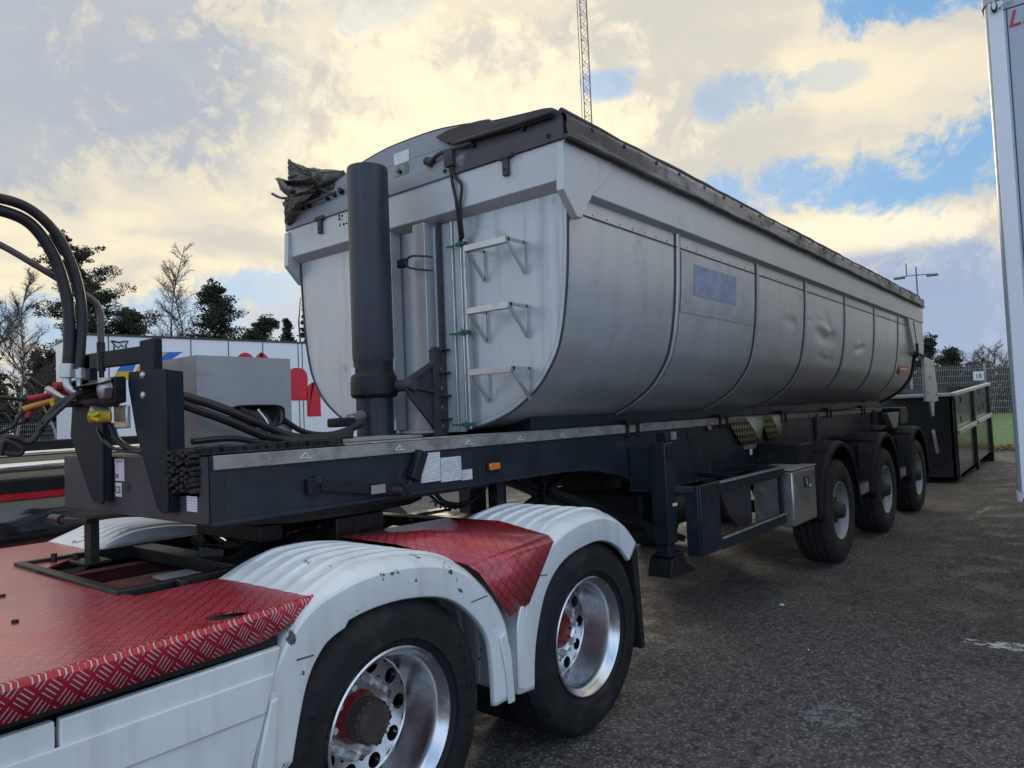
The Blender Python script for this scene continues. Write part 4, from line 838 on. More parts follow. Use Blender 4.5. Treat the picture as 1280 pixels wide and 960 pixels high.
b.prism([(-4.4, lipy(-4.4)), (-2.6, lipy(-2.6)), (-2.05, lipy(-2.05)), (-1.66, .045), (-1.62, .085), (-1.70, up[0][1]+.03)] + lo[::-1] + [(-4.4, up[-1][1])], 2, 1.062, 1.070)
dk = b.build('deck_plate', m_deck, K)
MB().prism([(-2.2, .0), (-1.85, .03), (-1.85, .2), (-2.2, .2)], 2, .985, .99).build('hole_shade_sheet', m_ink, dk)  # black sheet below the leaf hole, standing in for the shade under the deck
b = MB()
xs_ = [-4.4+.1*i for i in range(28)]+[-1.66, -1.62]
b.grid([[(x, lipy(x)+.001, 1.071), (x, lipy(x)-.008, 1.068), (x, lipy(x)-.018, 1.057), (x, lipy(x)-.022, .983 if x < -1.9 else .983+(x+1.9)*.2)] for x in xs_][::-1]); b.build('deck_lip', m_lip, K, solid=.004)
b = MB(); b.grid([[(-1.62, .05, 1.07), (-1.595, .10, 1.055), (-1.71, .63, 1.07), ], [(-1.62, .045, 1.03), (-1.60, .10, 1.02), (-1.705, .64, 1.03)]]); b.build('deck_end', m_lip, K)
b = MB()
for x, y in ((-2.75, .35), (-2.3, 1.1), (-2.4, .62)): b.cyl((x, y, 1.07), (x, y, 1.078), .011, 8)
b.build('deck_bolts', m_blk, K)
# middle plate between the mudguards
top = [(-.90, .02, 1.035), (-.33, .02, 1.075), (-.30, .35, 1.12), (-.32, .70, 1.12), (-1.05, .70, 1.13), (-1.02, .35, 1.12)]
for fl in (0, 1):
    b = MB(); b.add(top, [(0, 1, 2, 3, 4, 5)])
    if fl: b = b.mir()
    mp_ = b.build('mid_plate', m_deck, K, solid=.005)
    b = MB(); b.add([(-.91, .018, 1.036), (-.33, .018, 1.076), (-.345, -.026, 1.05), (-.89, -.026, 1.005)], [(0, 3, 2, 1)]); b.add([(-.89, -.026, 1.005), (-.345, -.026, 1.05), (-.56, -.030, .80), (-.70, -.030, .775)], [(0, 3, 2, 1)])
    if fl: b = b.mir()
    b.build('plate_flap', m_lip if False else m_deck, mp_, solid=.004)
# side skirts
def skirt(pts, y, name, dy=.03):
    b = MB(); b.prism(pts, 1, y, y+dy); return b.build(name, m_wht, K, bevel=.006)
skirt([(-2.495, .30), (-2.495, .945), (-1.855, .955), (-1.90, .80), (-1.965, .62), (-1.985, .30)], -.03, 'side_skirt')
skirt([(-5.2, .30), (-5.2, .935), (-2.505, .945), (-2.505, .30)], -.03, 'side_skirt')
b = MB(); b.prism([(-5.2, .868), (-1.884, .882), (-1.918, .765), (-5.2, .755)], 1, -.038, -.028); b.build('skirt_crease', m_wht, K, bevel=.006)
b = MB(); b.prism([(-5.2, .60), (-2.03, .64), (-2.04, .632), (-5.2, .592)], 1, -.033, -.0305); b.build('skirt_joint', m_seam, K)
b = MB(); b.box(-5.2, -1.7, .06, .12, .90, 1.055); b.box(-5.2, -1.85, .0, .05, .955, .985); b.build('deck_support', m_blk, K)
# frame rails and fifth wheel
for y in (.83, 1.60):
    b = MB(); b.box(-5.2, .62, y, y+.07, .72, 1.0); b.box(-5.2, .62, y-.02 if y < 1 else y, y+.07 if y < 1 else y+.09, 1.0, 1.012); b.build('frame_rail', m_redf, K, bevel=.003)
for x in (-1.9, -.68, .35): MB().box(x-.05, x+.05, .90, 1.60, .78, .98).build('frame_cross_member', m_redf, K)
b = MB(); b.box(-2.06, .1, .70, .74, 1.02, 1.085); b.box(-2.06, .1, 1.76, 1.80, 1.02, 1.085); b.box(-2.06, -2.02, .74, 1.76, 1.03, 1.085); b.box(-2.0, -1.95, .80, 1.70, 1.0, 1.03); b.box(-2.06, .1, .74, .80, 1.02, 1.03); b.box(-1.55, -1.45, .74, 1.76, 1.02, 1.08); b.box(-.2, -.1, .74, 1.76, 1.02, 1.08)
for x in (-1.85, -1.6, -1.35, -1.1, -.85, -.6): b.box(x, x+.03, .64, .68, 1.0, 1.09)
b.build('mounting_frame', m_grs, K, bevel=.004)
b = MB(); b.prism([(-1.35, 1.0), (-1.22, .86), (-.9, .80), (-.45, .86), (-.25, .98), (-.25, 1.12), (-.75, 1.22), (-.75, 1.28), (-.25, 1.38), (-.25, 1.52), (-.45, 1.64), (-.9, 1.70), (-1.22, 1.64), (-1.35, 1.50)], 2, 1.20, 1.262)
b.box(-1.0, -.7, .80, .90, 1.04, 1.2); b.box(-1.0, -.7, 1.60, 1.70, 1.04, 1.2); b.box(-1.32, -1.2, .95, 1.55, 1.12, 1.2); b.build('fifth_wheel', m_grs, K, bevel=.006)
b = MB(); b.box(-1.95, -1.60, .95, 1.25, 1.0, 1.02); b.build('red_cross_plate', m_redf, K); b = MB(); b.box(-1.75, -1.6, .85, 1.1, 1.03, 1.04); b.build('cream_plate', m_galv, K)
b = MB(); r = random.Random(12)
for k in range(46):
    x = r.uniform(-1.45, -.1); y = r.uniform(.82, 1.65); z = r.uniform(.98, 1.12); d = Vector((r.gauss(0, 1), r.gauss(0, 1), r.gauss(0, .35))).normalized()*r.uniform(.05, .16); b.bar((x, y, z), (x+d.x, y+d.y, z+d.z), r.uniform(.012, .05), r.uniform(.012, .04))
for k in range(6): b.box(-.55+.09*k, -.52+.09*k, .66, .70, 1.0, 1.07)
b.build('coupling_linkage', m_grs, K)
b = MB()
for sd in range(5): b.tube([(-1.6+.1*sd, .9+.05*sd, 1.03), (-1.3+.08*sd, 1.0+.06*sd, 1.12), (-1.0, 1.1+.05*sd, 1.06), (-.6, 1.0+.08*sd, 1.08)], .012, 6)
b.build('air_line', m_hose, K)
b = MB(); b.box(-1.86, -1.82, 1.46, 1.53, 1.07, 1.27); b.bar((-1.86, 1.44, 1.27), (-1.90, 1.80, 1.262), .05, .022); b.cyl((-1.90, 1.68, 1.265), (-1.9, 1.80, 1.265), .022, 10); b.box(-1.90, -1.78, 1.43, 1.60, 1.071, 1.085); b.build('lamp_bracket', m_grs, K, bevel=.003)
b = MB()
for x, y in ((-1.92, 1.72), (-1.86, 1.62), (-1.2, .70), (-1.12, .70)): b.cyl((x, y, 1.07), (x, y, 1.11), .014, 8)
b.build('studs', m_grs, K)
b = MB(); b.box(-.3, .55, .92, 1.58, .98, .995); b.build('tail_plate', m_redf, K)
# suzi lines, big hydraulic hoses and pipe rising behind
def hz(name, pts, y, r, mat, n=12):
    b = MB(); b.tube([P(q[0], q[1], 1, q[2] if len(q) > 2 else y) for q in pts], r, n, 5); return b.build(name, mat, K)
hz('hydraulic_hose', [(-220, 300), (-140, 255), (-60, 243), (0, 248), (40, 263), (72, 295), (93, 340), (102, 385), (101, 430), (98, 462)], 1.30, .021, m_hose)
hz('hydraulic_hose', [(-220, 320), (-120, 265), (-50, 255), (0, 263), (38, 280), (66, 318), (82, 365), (87, 410), (85, 458)], 1.32, .024, m_hose)
b = MB(); b.cyl(P(85, 455, 1, 1.32), P(84, 472, 1, 1.32), .030, 14); b.cyl(P(99, 460, 1, 1.30), P(99, 473, 1, 1.30), .022, 14); b.tube([P(84, 470, 1, 1.32), P(85, 484, 1, 1.31), P(97, 492, 1, 1.29)], .017, 10); b.tube([P(99, 472, 1, 1.30), P(99, 483, 1, 1.30), P(104, 488, 1, 1.28)], .012, 10); b.build('hose_ferrule', m_steel, K)
hz('bent_pipe', [(-160, 240), (-80, 270), (0, 306), (45, 332), (85, 356), (106, 368), (119, 378), (125, 390), (126, 405), (126, 432)], 1.38, .014, M('grey_brown_pipe', (.12, .11, .11), .5, .3))
hz('pipe_sleeve', [(126, 428), (127, 464)], 1.38, .018, m_hose); hz('pipe_tip', [(127, 462), (127, 472)], 1.38, .012, m_hose)
hz('electric_cable', [(-60, 498), (0, 497), (30, 499), (48, 497)], 1.45, .009, m_hose); hz('red_sleeve', [(34, 499), (50, 496), (62, 494)], 1.45, .013, m_redplug)
hz('yellow_sleeve', [(28, 512), (40, 508), (55, 504), (68, 500)], 1.38, .012, m_orange); hz('yellow_clip', [(64, 500), (67, 508), (70, 512)], 1.36, .010, m_yplug)
hz('electric_cable', [(-60, 560), (0, 540), (16, 532), (24, 520), (30, 511)], 1.38, .009, m_hose); hz('electric_cable', [(5, 516), (12, 526), (22, 530), (32, 524), (38, 513)], 1.4, .007, m_hose); hz('red_sleeve', [(33, 522), (37, 514)], 1.39, .010, m_redplug)
hz('electric_cable', [(-40, 585), (0, 562), (5, 548), (20, 548), (35, 553), (47, 543), (60, 520), (74, 505), (92, 495), (118, 486)], 1.25, .013, m_hose)
hz('electric_cable', [(0, 570), (4, 552), (18, 556), (28, 563), (22, 568), (4, 566)], 1.2, .010, m_hose); hz('electric_cable', [(36, 473), (48, 482), (60, 488), (75, 490)], 1.5, .012, m_hose)
b = MB(); pts = []
for i in range(90):
    t = i/89; c = np.array(P(52+40*t, 532-36*t, 1, 1.22)); pts.append(tuple(c+np.array((.010*math.cos(i*1.15), .019*math.sin(i*1.15), .017*math.cos(i*1.15)))))
b.tube(pts, .006, 6, 1); b.build('coiled_cable', m_hose, K)
b = MB(); q = P(78, 483, 1, 1.42); b.tube([P(68, 484, 1, 1.42), P(80, 484, 1, 1.42), P(86, 490, 1, 1.42)], .024, 10); b.build('red_coupling', m_redplug, K)
b = MB(); b.tube([P(58, 486, 1, 1.40), P(66, 490, 1, 1.38), P(80, 497, 1, 1.36), P(95, 498, 1, 1.34)], .012, 8); b.cyl(P(58, 487, 1, 1.4), P(64, 489, 1, 1.4), .018, 10); b.build('coupling_handle', m_steel, K)
# ------------------------------------------------------------------ neighbouring black vehicle on the far left
B = thing('black_vehicle', (-1.5, 4.8, 0), 'glossy black vehicle body with two chrome side pipes at the left edge', 'truck')
b = MB(); b.prism([(4.50, .35), (4.44, .55), (4.43, .85), (4.50, 1.08), (4.56, 1.16), (6.8, 1.16), (6.8, .35)], 0, -6.0, 1.6); b.build('lower_body', m_blkgloss, B, bevel=.03)
b = MB(); b.prism([(4.62, 1.16), (4.62, 1.32), (6.8, 1.55), (6.8, 1.16)], 0, -6.0, 1.4); b.build('upper_body', m_blk, B, bevel=.02)
b = MB(); b.prism([(4.60, 1.10), (4.60, 1.20), (4.64, 1.21), (4.7, 1.1)], 0, -5.5, 1.5); b.build('red_reflection', m_redl, B)  # reflection of the red deck in the black side, built as a coloured strip
for z, y, r_ in ((1.385, 4.50, .038), (1.485, 4.62, .022)):
    b = MB(); b.cyl((-6, y, z-.02), (1.6, y, z+.06), r_, 16); b.build('chrome_pipe', m_chrome, B)
b = MB(); b.box(-6, 1.3, 4.72, 4.9, 1.50, 1.62); b.build('top_rail', m_blk, B, bevel=.01)
for x in (-3.6, .6):
    w = MB().join(tyre_mb(.5, .30, .008)).build('wheel', m_rub, B, local=True, loc=(x, 4.52, .5))
# ------------------------------------------------------------------ white box trailer on the far left (crosses behind the grey body)
A0, A1 = Vector((3.35, 15.89, 0)), Vector((16.8, 13.87, 0)); AD = (A1-A0).normalized(); AN = Vector((AD.y, -AD.x, 0))
BT = thing('box_trailer', tuple(A0), 'long white box trailer with blue and yellow swoosh and red lettering behind the tipper', 'semi-trailer')
def aw(s, z, o=0.): q = A0 + AD*s + AN*o; return (q.x, q.y, z)
def apoly(pts, o0, o1): 
    n = len(pts); b = MB(); b.add([aw(s, z, o1) for s, z in pts]+[aw(s, z, o0) for s, z in pts], [tuple(range(n))]+[tuple(range(2*n-1, n-1, -1))]+[(i, n+i, n+(i+1) % n, (i+1) % n) for i in range(n)]); return b
apoly([(0, 1.15), (13.6, 1.15), (13.6, 3.93), (0, 3.93)], -2.5, 0).build('box_body', m_trl, BT, bevel=.02)
apoly([(0, 3.90), (13.6, 3.90), (13.6, 3.95), (0, 3.95)], -2.52, .02).build('roof_rail', m_chas2, BT)
def ps(u, v):      # from a place in the photograph to (distance along the box, height)
    d = FW + RT*(u-640)/FP - UP*(v-480)/FP; n = np.array(AN); t = ((np.array(A0)-CAM)@n)/(d@n); q = CAM+d*t
    return (float((q-np.array(A0))@np.array(AD)), float(q[2]))
for u in (135, 238, 285, 328, 372, 377):
    s = ps(u, 440)[0]; apoly([(s, 1.2), (s+.025, 1.2), (s+.025, 3.9), (s, 3.9)], 0, .004).build('panel_joint', m_seam, BT)
apoly([ps(*q) for q in [(191, 440), (210, 440), (196, 451), (186, 462), (178, 475), (164, 475), (172, 459), (180, 448)]], 0, .006).build('yellow_band', m_yel, BT)
apoly([ps(*q) for q in [(210, 440), (228, 440), (210, 452), (197, 466), (192, 475), (178, 475), (186, 462), (196, 451)]], 0, .008).build('blue_band', m_blue, BT)
apoly([ps(*q) for q in [(172, 447), (159, 449), (152, 456), (146, 464), (166, 464), (170, 455), (180, 448), (191, 440), (182, 443)]], 0, .010).build('blue_band', m_blue, BT)
apoly([ps(*q) for q in [(146, 464), (166, 464), (163, 475), (141, 475)]], 0, .006).build('yellow_band', m_yel, BT)
def rrect(u0, v0, u1, v1, r=.25):
    (s0, z0), (s1, z1) = ps(u0, v1), ps(u1, v0); o = []
    for cx, cz, a0 in ((s1-r, z1-r, 0), (s0+r, z1-r, 90), (s0+.02, z0, 180), (s1-.02, z0, 270)):
        rr = r if a0 < 180 else .02
        for k in range(6):
            a = R_(a0+90*k/5); o.append((cx+rr*math.cos(a), cz+rr*math.sin(a)))
    return o
for q in ((297, 441, 318, 520), (320, 441, 336, 520), (360, 460, 384, 500), (384, 478, 400, 520)): apoly(rrect(*q), 0, .006).build('red_letter', m_redl, BT)
apoly([(0, .95), (13.6, .95), (13.6, 1.15), (0, 1.15)], -2.4, -.1).build('under_frame', m_redl if False else m_redf, BT)
b = MB()                                       # crest outline: two strokes and a cap
cr = [ps(*q) for q in [(139, 426), (143, 431), (142, 439), (148, 441), (153, 441), (158, 439), (157, 431), (160, 426), (154, 427), (149, 428), (144, 427), (139, 426)]]
b.tube([aw(s, z, .01) for s, z in cr], .018, 5, 0); b.build('crest', m_ink, BT); MB().tube([aw(*ps(*q), .01) for q in [(145, 432), (148, 435), (151, 431), (155, 434)]], .015, 5, 0).build('crest', m_ink, BT)
for s in (9.5, 10.8, 12.1):
    q = aw(s, .5, -.1); w = MB().join(tyre_mb(.5, .30, .008)).build('wheel', m_rub, BT, local=True, loc=q); w.rotation_euler.z = math.atan2(AD.y, AD.x)
apoly([(1.6, 0), (1.85, 0), (1.85, 1.0), (1.6, 1.0)], -.5, -.3).build('landing_leg', m_blk, BT)
# low red steel beam on the ground beyond
rb = MB(); rb.bar((7.6, 10.9, .14), (13.5, 5.9, .14), .25, .28); tag(rb.build('red_beam', M('red_painted_steel', (.28, .02, .02), .5, nscale=3, dirt=((.12, .05, .04), .55, 3., .6)), bevel=.01), 'long low red steel beam lying on the asphalt, seen under the trailer chassis', 'steel beam')
# ------------------------------------------------------------------ white trailer on the right edge, front wall towards us
Q = thing('reefer_trailer', (1.9, -2.98, 0), 'tall white box trailer whose front wall with red lettering stands at the right edge', 'semi-trailer')
x, ya, yb = 1.9, -1.715, -4.27
def rounded(y0, y1, x0, x1, r, n=6):
    o = [(x1, y0), (x1, y1)]
    for cx, cy, a0 in ((x0+r, y1-r, 90), (x0+r, y0+r, 180)):
        for k in range(n+1):
            a = R_(a0+90*k/n); o.append((cx+r*math.cos(a), cy+r*math.sin(a)))
    return o
b = MB(); b.prism(rounded(yb, ya, x, 15.3, .07), 2, 1.09, 4.0); b.build('box_body', m_trl2, Q, ang=30)
b = MB(); b.prism(rounded(yb-.01, ya+.01, x-.01, 15.3, .08), 2, 3.995, 4.04); b.build('roof_cap', m_trl2, Q, ang=30)
b = MB(); b.prism(rounded(yb-.006, ya+.006, x-.012, 15.3, .08), 2, 1.05, 1.10); b.build('bottom_rail', m_trl, Q, ang=30)
MB().box(x-.003, x+.004, -1.832, -1.826, 1.1, 3.93).build('panel_joint', m_seam, Q); MB().box(x-.003, x+.004, -4.25, -1.80, 3.925, 3.932).build('panel_joint', m_seam, Q)
MB().box(x-.006, x+.004, -1.815, -1.74, 1.1, 3.99).build('corner_cover', m_trl, Q, bevel=.012)
b = MB(); b.lathe([(.001, 0), (.02, 0), (.022, .01)], n=16) if False else None
b = MB(); b.prism([(-1.773+.016*math.cos(a), 3.955+.032*math.sin(a)) for a in [2*math.pi*i/18 for i in range(18)]], 0, x-.03, x-.004); ml = b.build('marker_lamp', m_ink, Q, bevel=.004)
b = MB(); b.prism([(-1.773+.010*math.cos(a), 3.957+.024*math.sin(a)) for a in [2*math.pi*i/18 for i in range(18)]], 0, x-.036, x-.03); b.build('lens', m_clear, ml)
b = MB(); b.cyl((x-.006, -1.80, 3.945), (x-.03, -1.80, 3.945), .006, 8); b.tube([(x-.02, -1.80, 3.945), (x-.025, -1.83, 3.955), (x-.01, -1.86, 3.96)], .004, 6); b.build('lamp_cable', m_steel, Q)
MB().text('LIN', .135, face_x((x-.004, -1.828, 3.815), 1), .002, shear=.25).build('red_letters', m_redl, Q)
b = MB(); b.box(x-.03, x+.02, -1.90, -1.745, 1.045, 1.075); b.build('corner_lamp', m_redlens, Q, bevel=.005)
b = MB(); b.box(2.4, 15, -3.6, -2.4, .95, 1.06); b.build('under_frame', m_blk, Q)
for y in (-2.2, -3.8):
    for k, xx in enumerate((10.5, 11.8, 13.1)): MB().join(tyre_mb(.5, .385, .008)).build('wheel', m_rub, Q, local=True, loc=(xx, y-.35 if y < -3 else y-.04, .5))
    MB().box(3.9, 4.1, y-.1, y+.1, .05, 1.0).build('landing_leg', m_blk, Q)
# ------------------------------------------------------------------ black open skip behind the tipper
S = thing('skip_container', (16, 1.3, 0), 'open black steel roll-off skip with pale top rails, standing behind the tipper on the right', 'skip')
sx0_, sx1_, sya, syb = 13.02, 18.95, .10, 2.6
def sz(x, a, b): return a + (b-a)*(x-sx0_)/(sx1_-sx0_)
b = MB()
for y0_, y1_ in ((sya, sya+.05), (syb-.05, syb)):
    b.prism([(sx0_, .06), (sx1_, .20), (sx1_, 1.95), (sx0_, 1.70)], 1, y0_, y1_)
b.prism([(sya, .06), (syb, .06), (syb, 1.70), (sya, 1.70)], 0, sx0_, sx0_+.05); b.prism([(sya, .2), (syb, .2), (syb, 1.93), (sya, 1.93)], 0, sx1_-.05, sx1_); b.prism([(sx0_, .06), (sx1_, .20), (sx1_, .26), (sx0_, .12)], 1, sya, syb)
b.build('skip_body', m_skip, S)
for y in (sya-.02, syb):
    b = MB(); b.bar((sx0_-.05, y, 1.72), (sx1_+.02, y, 1.97), .10, .07); b.build('top_rail', m_skiprail, S, bevel=.01)
for (xa, xb_) in ((13.10, 15.70), (16.05, 18.65)):
    b = MB(); b.bar((xa, sya-.05, sz(xa, .98, 1.20)), (xb_, sya-.05, sz(xb_, .98, 1.20)), .08, .09); b.build('middle_rail', m_skiprail, S, bevel=.01)
for xx in (13.0, 15.87, 18.8):
    b = MB(); b.box(xx-.10 if xx > 13.1 else xx, xx+.10, sya-.06, sya, sz(xx, .06, .0) if xx < 18 else 0.0, sz(xx, 1.68, 1.92)); b.build('upright', m_skip, S, bevel=.01)
b = MB(); b.bar((sx0_, .8, .04), (sx1_, .8, .12), .1, .12); b.bar((sx0_, 1.9, .04), (sx1_, 1.9, .12), .1, .12); b.box(sx1_-.3, sx1_, .1, 2.5, 0, .2); b.build('skid', m_skip, S)
b = MB(); b.bar((sx0_-.05, sya, 1.72), (sx0_-.05, syb, 1.72), .09, .07); b.build('top_rail', m_skiprail, S, bevel=.01)
for xx, zz in ((14.1, 1.56), (17.1, 1.70), (14.0, .75+.4), (16.9, .8+.5), (17.7, 1.36)):
    MB().box(xx, xx+.22 if zz > 1.5 else xx+.07, sya-.012, sya-.001, zz, zz+.12).build('hook', m_ink, S)
b = MB(); b.tube([(12.98, .45, 1.0), (12.86, .42, 1.02), (12.84, .40, .86), (12.9, .38, .6)], .03, 6); b.build('winch_hook', m_galv, S)
# ------------------------------------------------------------------ fences
def fence(p0, p1, n, h, label, gate_sign=None, bot=.05, pitch=.055):
    d = Vector((p1[0]-p0[0], p1[1]-p0[1], 0)); ln = d.length; u = d/ln; w = ln/n
    F = thing('mesh_fence', (p0[0], p0[1], 0), label, 'fence')
    r_ = .0055
    first = None
    for i in range(n):
        if first is None:
            b = MB(); k = int(w/pitch)
            for j in range(k+1):
                q = u*(w*j/k); b.bar((q.x, q.y, bot), (q.x, q.y, h), r_*1.3, r_*1.3, tuple(u))
            z = bot+.05
            while z < h:
                b.bar((0, 0, z), (u.x*w, u.y*w, z), r_*1.6, r_*1.6); z += .2
            first = b.build('mesh_panel', m_gal, F, local=True, loc=(p0[0], p0[1], 0)); fp = MB().box(-.03, .03, -.03, .03, 0, h+.05).build('post', m_gal, F, local=True, loc=(p0[0], p0[1], 0))
        else:
            for o in (first, fp):
                c = o.copy(); COL.objects.link(c); c.parent = F; c.location = tuple(u*w*i)
    return F
fence((18.5, 5.75), (30.5, -8.1), 8, 2.62, 'tall galvanised mesh fence in front of the grass field behind the skip')
fence((-2, 34.5), (26, 31.0), 10, 2.2, 'galvanised mesh fence in front of the dark wood on the left', pitch=.07)
sq = P(1221.5, 470, 0, 22.8); u = Vector((12, -13.85, 0)).normalized(); nrm = Vector((-13.85, -12, 0)).normalized()
c = Vector(sq) + nrm*.06
b = MB(); b.bar(tuple(c-u*.16), tuple(c+u*.16), .012, .27); sg = b.build('number_sign', m_paper, None); tag(sg, 'small white square sign with the number 18 on the mesh fence above the skip', 'sign')
tm = Matrix(((u.x, 0, nrm.x, c.x-u.x*.11+nrm.x*.01), (u.y, 0, nrm.y, c.y-u.y*.11+nrm.y*.01), (0, 1, 0, c.z-.075), (0, 0, 0, 1)))
MB().text('18', .21, tm, .002).build('sign_digits', m_ink, sg)
# brown leaf heap at the fence foot
def tufts(b, r, cx, cy, cz, rx, ry, rz, n, s, flat=0.):
    for _ in range(n):
        while True:
            q = np.array([r.uniform(-1, 1) for _ in range(3)])
            if q@q <= 1: break
        p = Vector((cx+q[0]*rx, cy+q[1]*ry, cz+q[2]*rz)); a = Vector((r.gauss(0, 1), r.gauss(0, 1), r.gauss(0, 1)*(1-flat))).normalized(); c = a.cross(Vector((r.gauss(0, 1), r.gauss(0, 1), r.gauss(0, 1)))).normalized()
        w = s*r.uniform(.5, 1.2)
        b.add([p-a*w, p+c*w*.45, p+a*w, p-c*w*.45], [(0, 1, 2, 3)])
b = MB(); r = random.Random(3)
for k in range(26): tufts(b, r, 22.4+k*.12, .9-k*.14, .05, .35, .35, .16, 40, .07)
tag(b.build('leaf_litter', M('brown_leaves', (.20, .13, .07), .9, namt=.4, nscale=8), ang=180), 'brown fallen leaves heaped along the foot of the fence', 'leaves', kind='stuff')
# ------------------------------------------------------------------ mast and lighting column
MT = thing('lattice_mast', (80.6, 50.2, 0), 'tall slender steel lattice mast rising above the tipper body', 'mast')
b = MB(); tri = [(.62*math.cos(a), .62*math.sin(a)) for a in (0, 2.094, 4.189)]
for q in tri: b.cyl((80.6+q[0], 50.2+q[1], 0), (80.6+q[0], 50.2+q[1], 78), .075, 6)
b.build('mast_legs', m_mast, MT)
b = MB(); z = 1.0; k = 0
while z < 77:
    for i in range(3):
        q, w = tri[i], tri[(i+1) % 3]
        if k % 2: q, w = w, q
        b.bar((80.6+q[0], 50.2+q[1], z), (80.6+w[0], 50.2+w[1], z+.9), .045, .045)
        if k % 2 == 0: b.bar((80.6+q[0], 50.2+q[1], z), (80.6+w[0], 50.2+w[1], z), .035, .035)
    z += .9; k += 1
b.build('mast_bracing', m_mast, MT)
b = MB(); b.cyl((79.9, 50.9, 0), (79.9, 50.9, 78), .05, 6); b.build('mast_cable', m_ink, MT)
LP = thing('lighting_column', (64.5, 9.1, 0), 'distant lighting column with two lamp heads and a short aerial, right of the tipper roof', 'lamp post')
MB().cyl((64.5, 9.1, 0), (64.5, 9.1, 12.6), .10, 8, .06).build('pole', m_mast, LP)
b = MB(); b.bar((64.2, 10.1, 11.9), (64.8, 8.1, 11.9), .07, .07); b.cyl((64.4, 9.8, 11.9), (64.4, 9.8, 13.0), .05, 6); b.build('cross_arm', m_mast, LP)
for y, x in ((10.3, 64.15), (8.0, 64.85)): b = MB(); b.box(x-.2, x+.2, y-.42, y+.42, 11.70, 11.88); b.build('lamp_head', m_mast, LP, bevel=.04)
# ------------------------------------------------------------------ trees
m_leafd = M('dark_needles', (.020, .032, .016), .8, 0, .5, .8, .05); m_leafm = M('needles', (.032, .048, .022), .8, 0, .45, .8, .05)
m_bark = M('pine_bark', (.10, .065, .045), .9, 0, .3, 3.); m_birch = M('pale_bark', (.26, .24, .22), .8, 0, .35, 2.5); m_twig = M('twigs', (.10, .075, .065), .9, 0, .3, 2.)
def limb(b, r, p, d, ln, rad, n=4, sides=4, droop=0.):
    pts = [p]; q = Vector(p); dd = Vector(d).normalized()
    for i in range(n):
        dd = (dd + Vector((r.uniform(-.16, .16), r.uniform(-.16, .16), r.uniform(-.1, .12)-droop))).normalized(); q = q + dd*ln/n; pts.append(tuple(q))
    b.tube(pts, lambda t: rad*(1-.8*t), sides, 0); return pts, dd
def pine(x, y, h, w, seed, label, base=.25, group='pines beyond the white box trailer', mat=None):
    r = random.Random(seed); t = thing('pine_tree', (x, y, 0), label, 'tree', group)
    tb_ = MB(); tp, _ = limb(tb_, r, (x, y, 0), (0, 0, 1), h*.97, .017*h, 8, 7); cb2 = MB()
    nl = int(62*h/12)
    for k in range(nl):
        f = base + (1-base)*(k+.5)/nl; z = f*h; i = min(7, int(f/.97*8)); c = Vector(tp[i]).lerp(Vector(tp[i+1]), max(0, min(1, f/.97*8-i)))
        a = r.uniform(0, 6.28); env = min(1, (1-f)/(1-base)*1.7+.22)*(1-.25*max(0, (1-f)/(1-base)-.7))
        ln = w*env*r.uniform(.55, 1.12)*(1.05 if f < .9 else .7)
        lp, dd = limb(tb_, r, tuple(c), (math.cos(a), math.sin(a), .25+.3*f), ln, .05, 4, 4, .03)
        for j in range(1, 5):
            q = lp[j]; s = .34+.08*ln
            tufts(cb2, r, q[0], q[1], q[2]+.1, s*1.15, s*1.15, s*.62, int(120*(.6+.15*ln)), .085, .1)
            if r.random() < .6: tufts(cb2, r, q[0]+r.uniform(-.6, .6), q[1]+r.uniform(-.6, .6), q[2]+r.uniform(-.2, .35), s*.7, s*.7, s*.35, 80, .085, .2)
    tufts(cb2, r, tp[-1][0], tp[-1][1], h*.98, .5, .5, .5, 90, .14)
    tb_.build('trunk', m_bark, t, ang=180); cb2.build('crown', mat or m_leafd, t, ang=180); return t
def spruce(x, y, h, w, seed, label, group='dark spruces on the left'):
    r = random.Random(seed); t = thing('spruce_tree', (x, y, 0), label, 'tree', group); tb_ = MB(); limb(tb_, r, (x, y, 0), (0, 0, 1), h, .014*h, 6, 6); c = MB()
    n = int(h*7)
    for k in range(n):
        f = .08+.9*k/n; ln = w*(1-f)**.85*r.uniform(.7, 1.1)+.1; a = r.uniform(0, 6.28); z = f*h
        for j in range(4):
            s = (j+.6)/4*ln; tufts(c, r, x+math.cos(a)*s, y+math.sin(a)*s, z-.22*s, .26+.08*ln, .26+.08*ln, .16, 16, .17, .3)
    tb_.build('trunk', m_bark, t, ang=180); c.build('crown', m_leafd, t, ang=180); return t
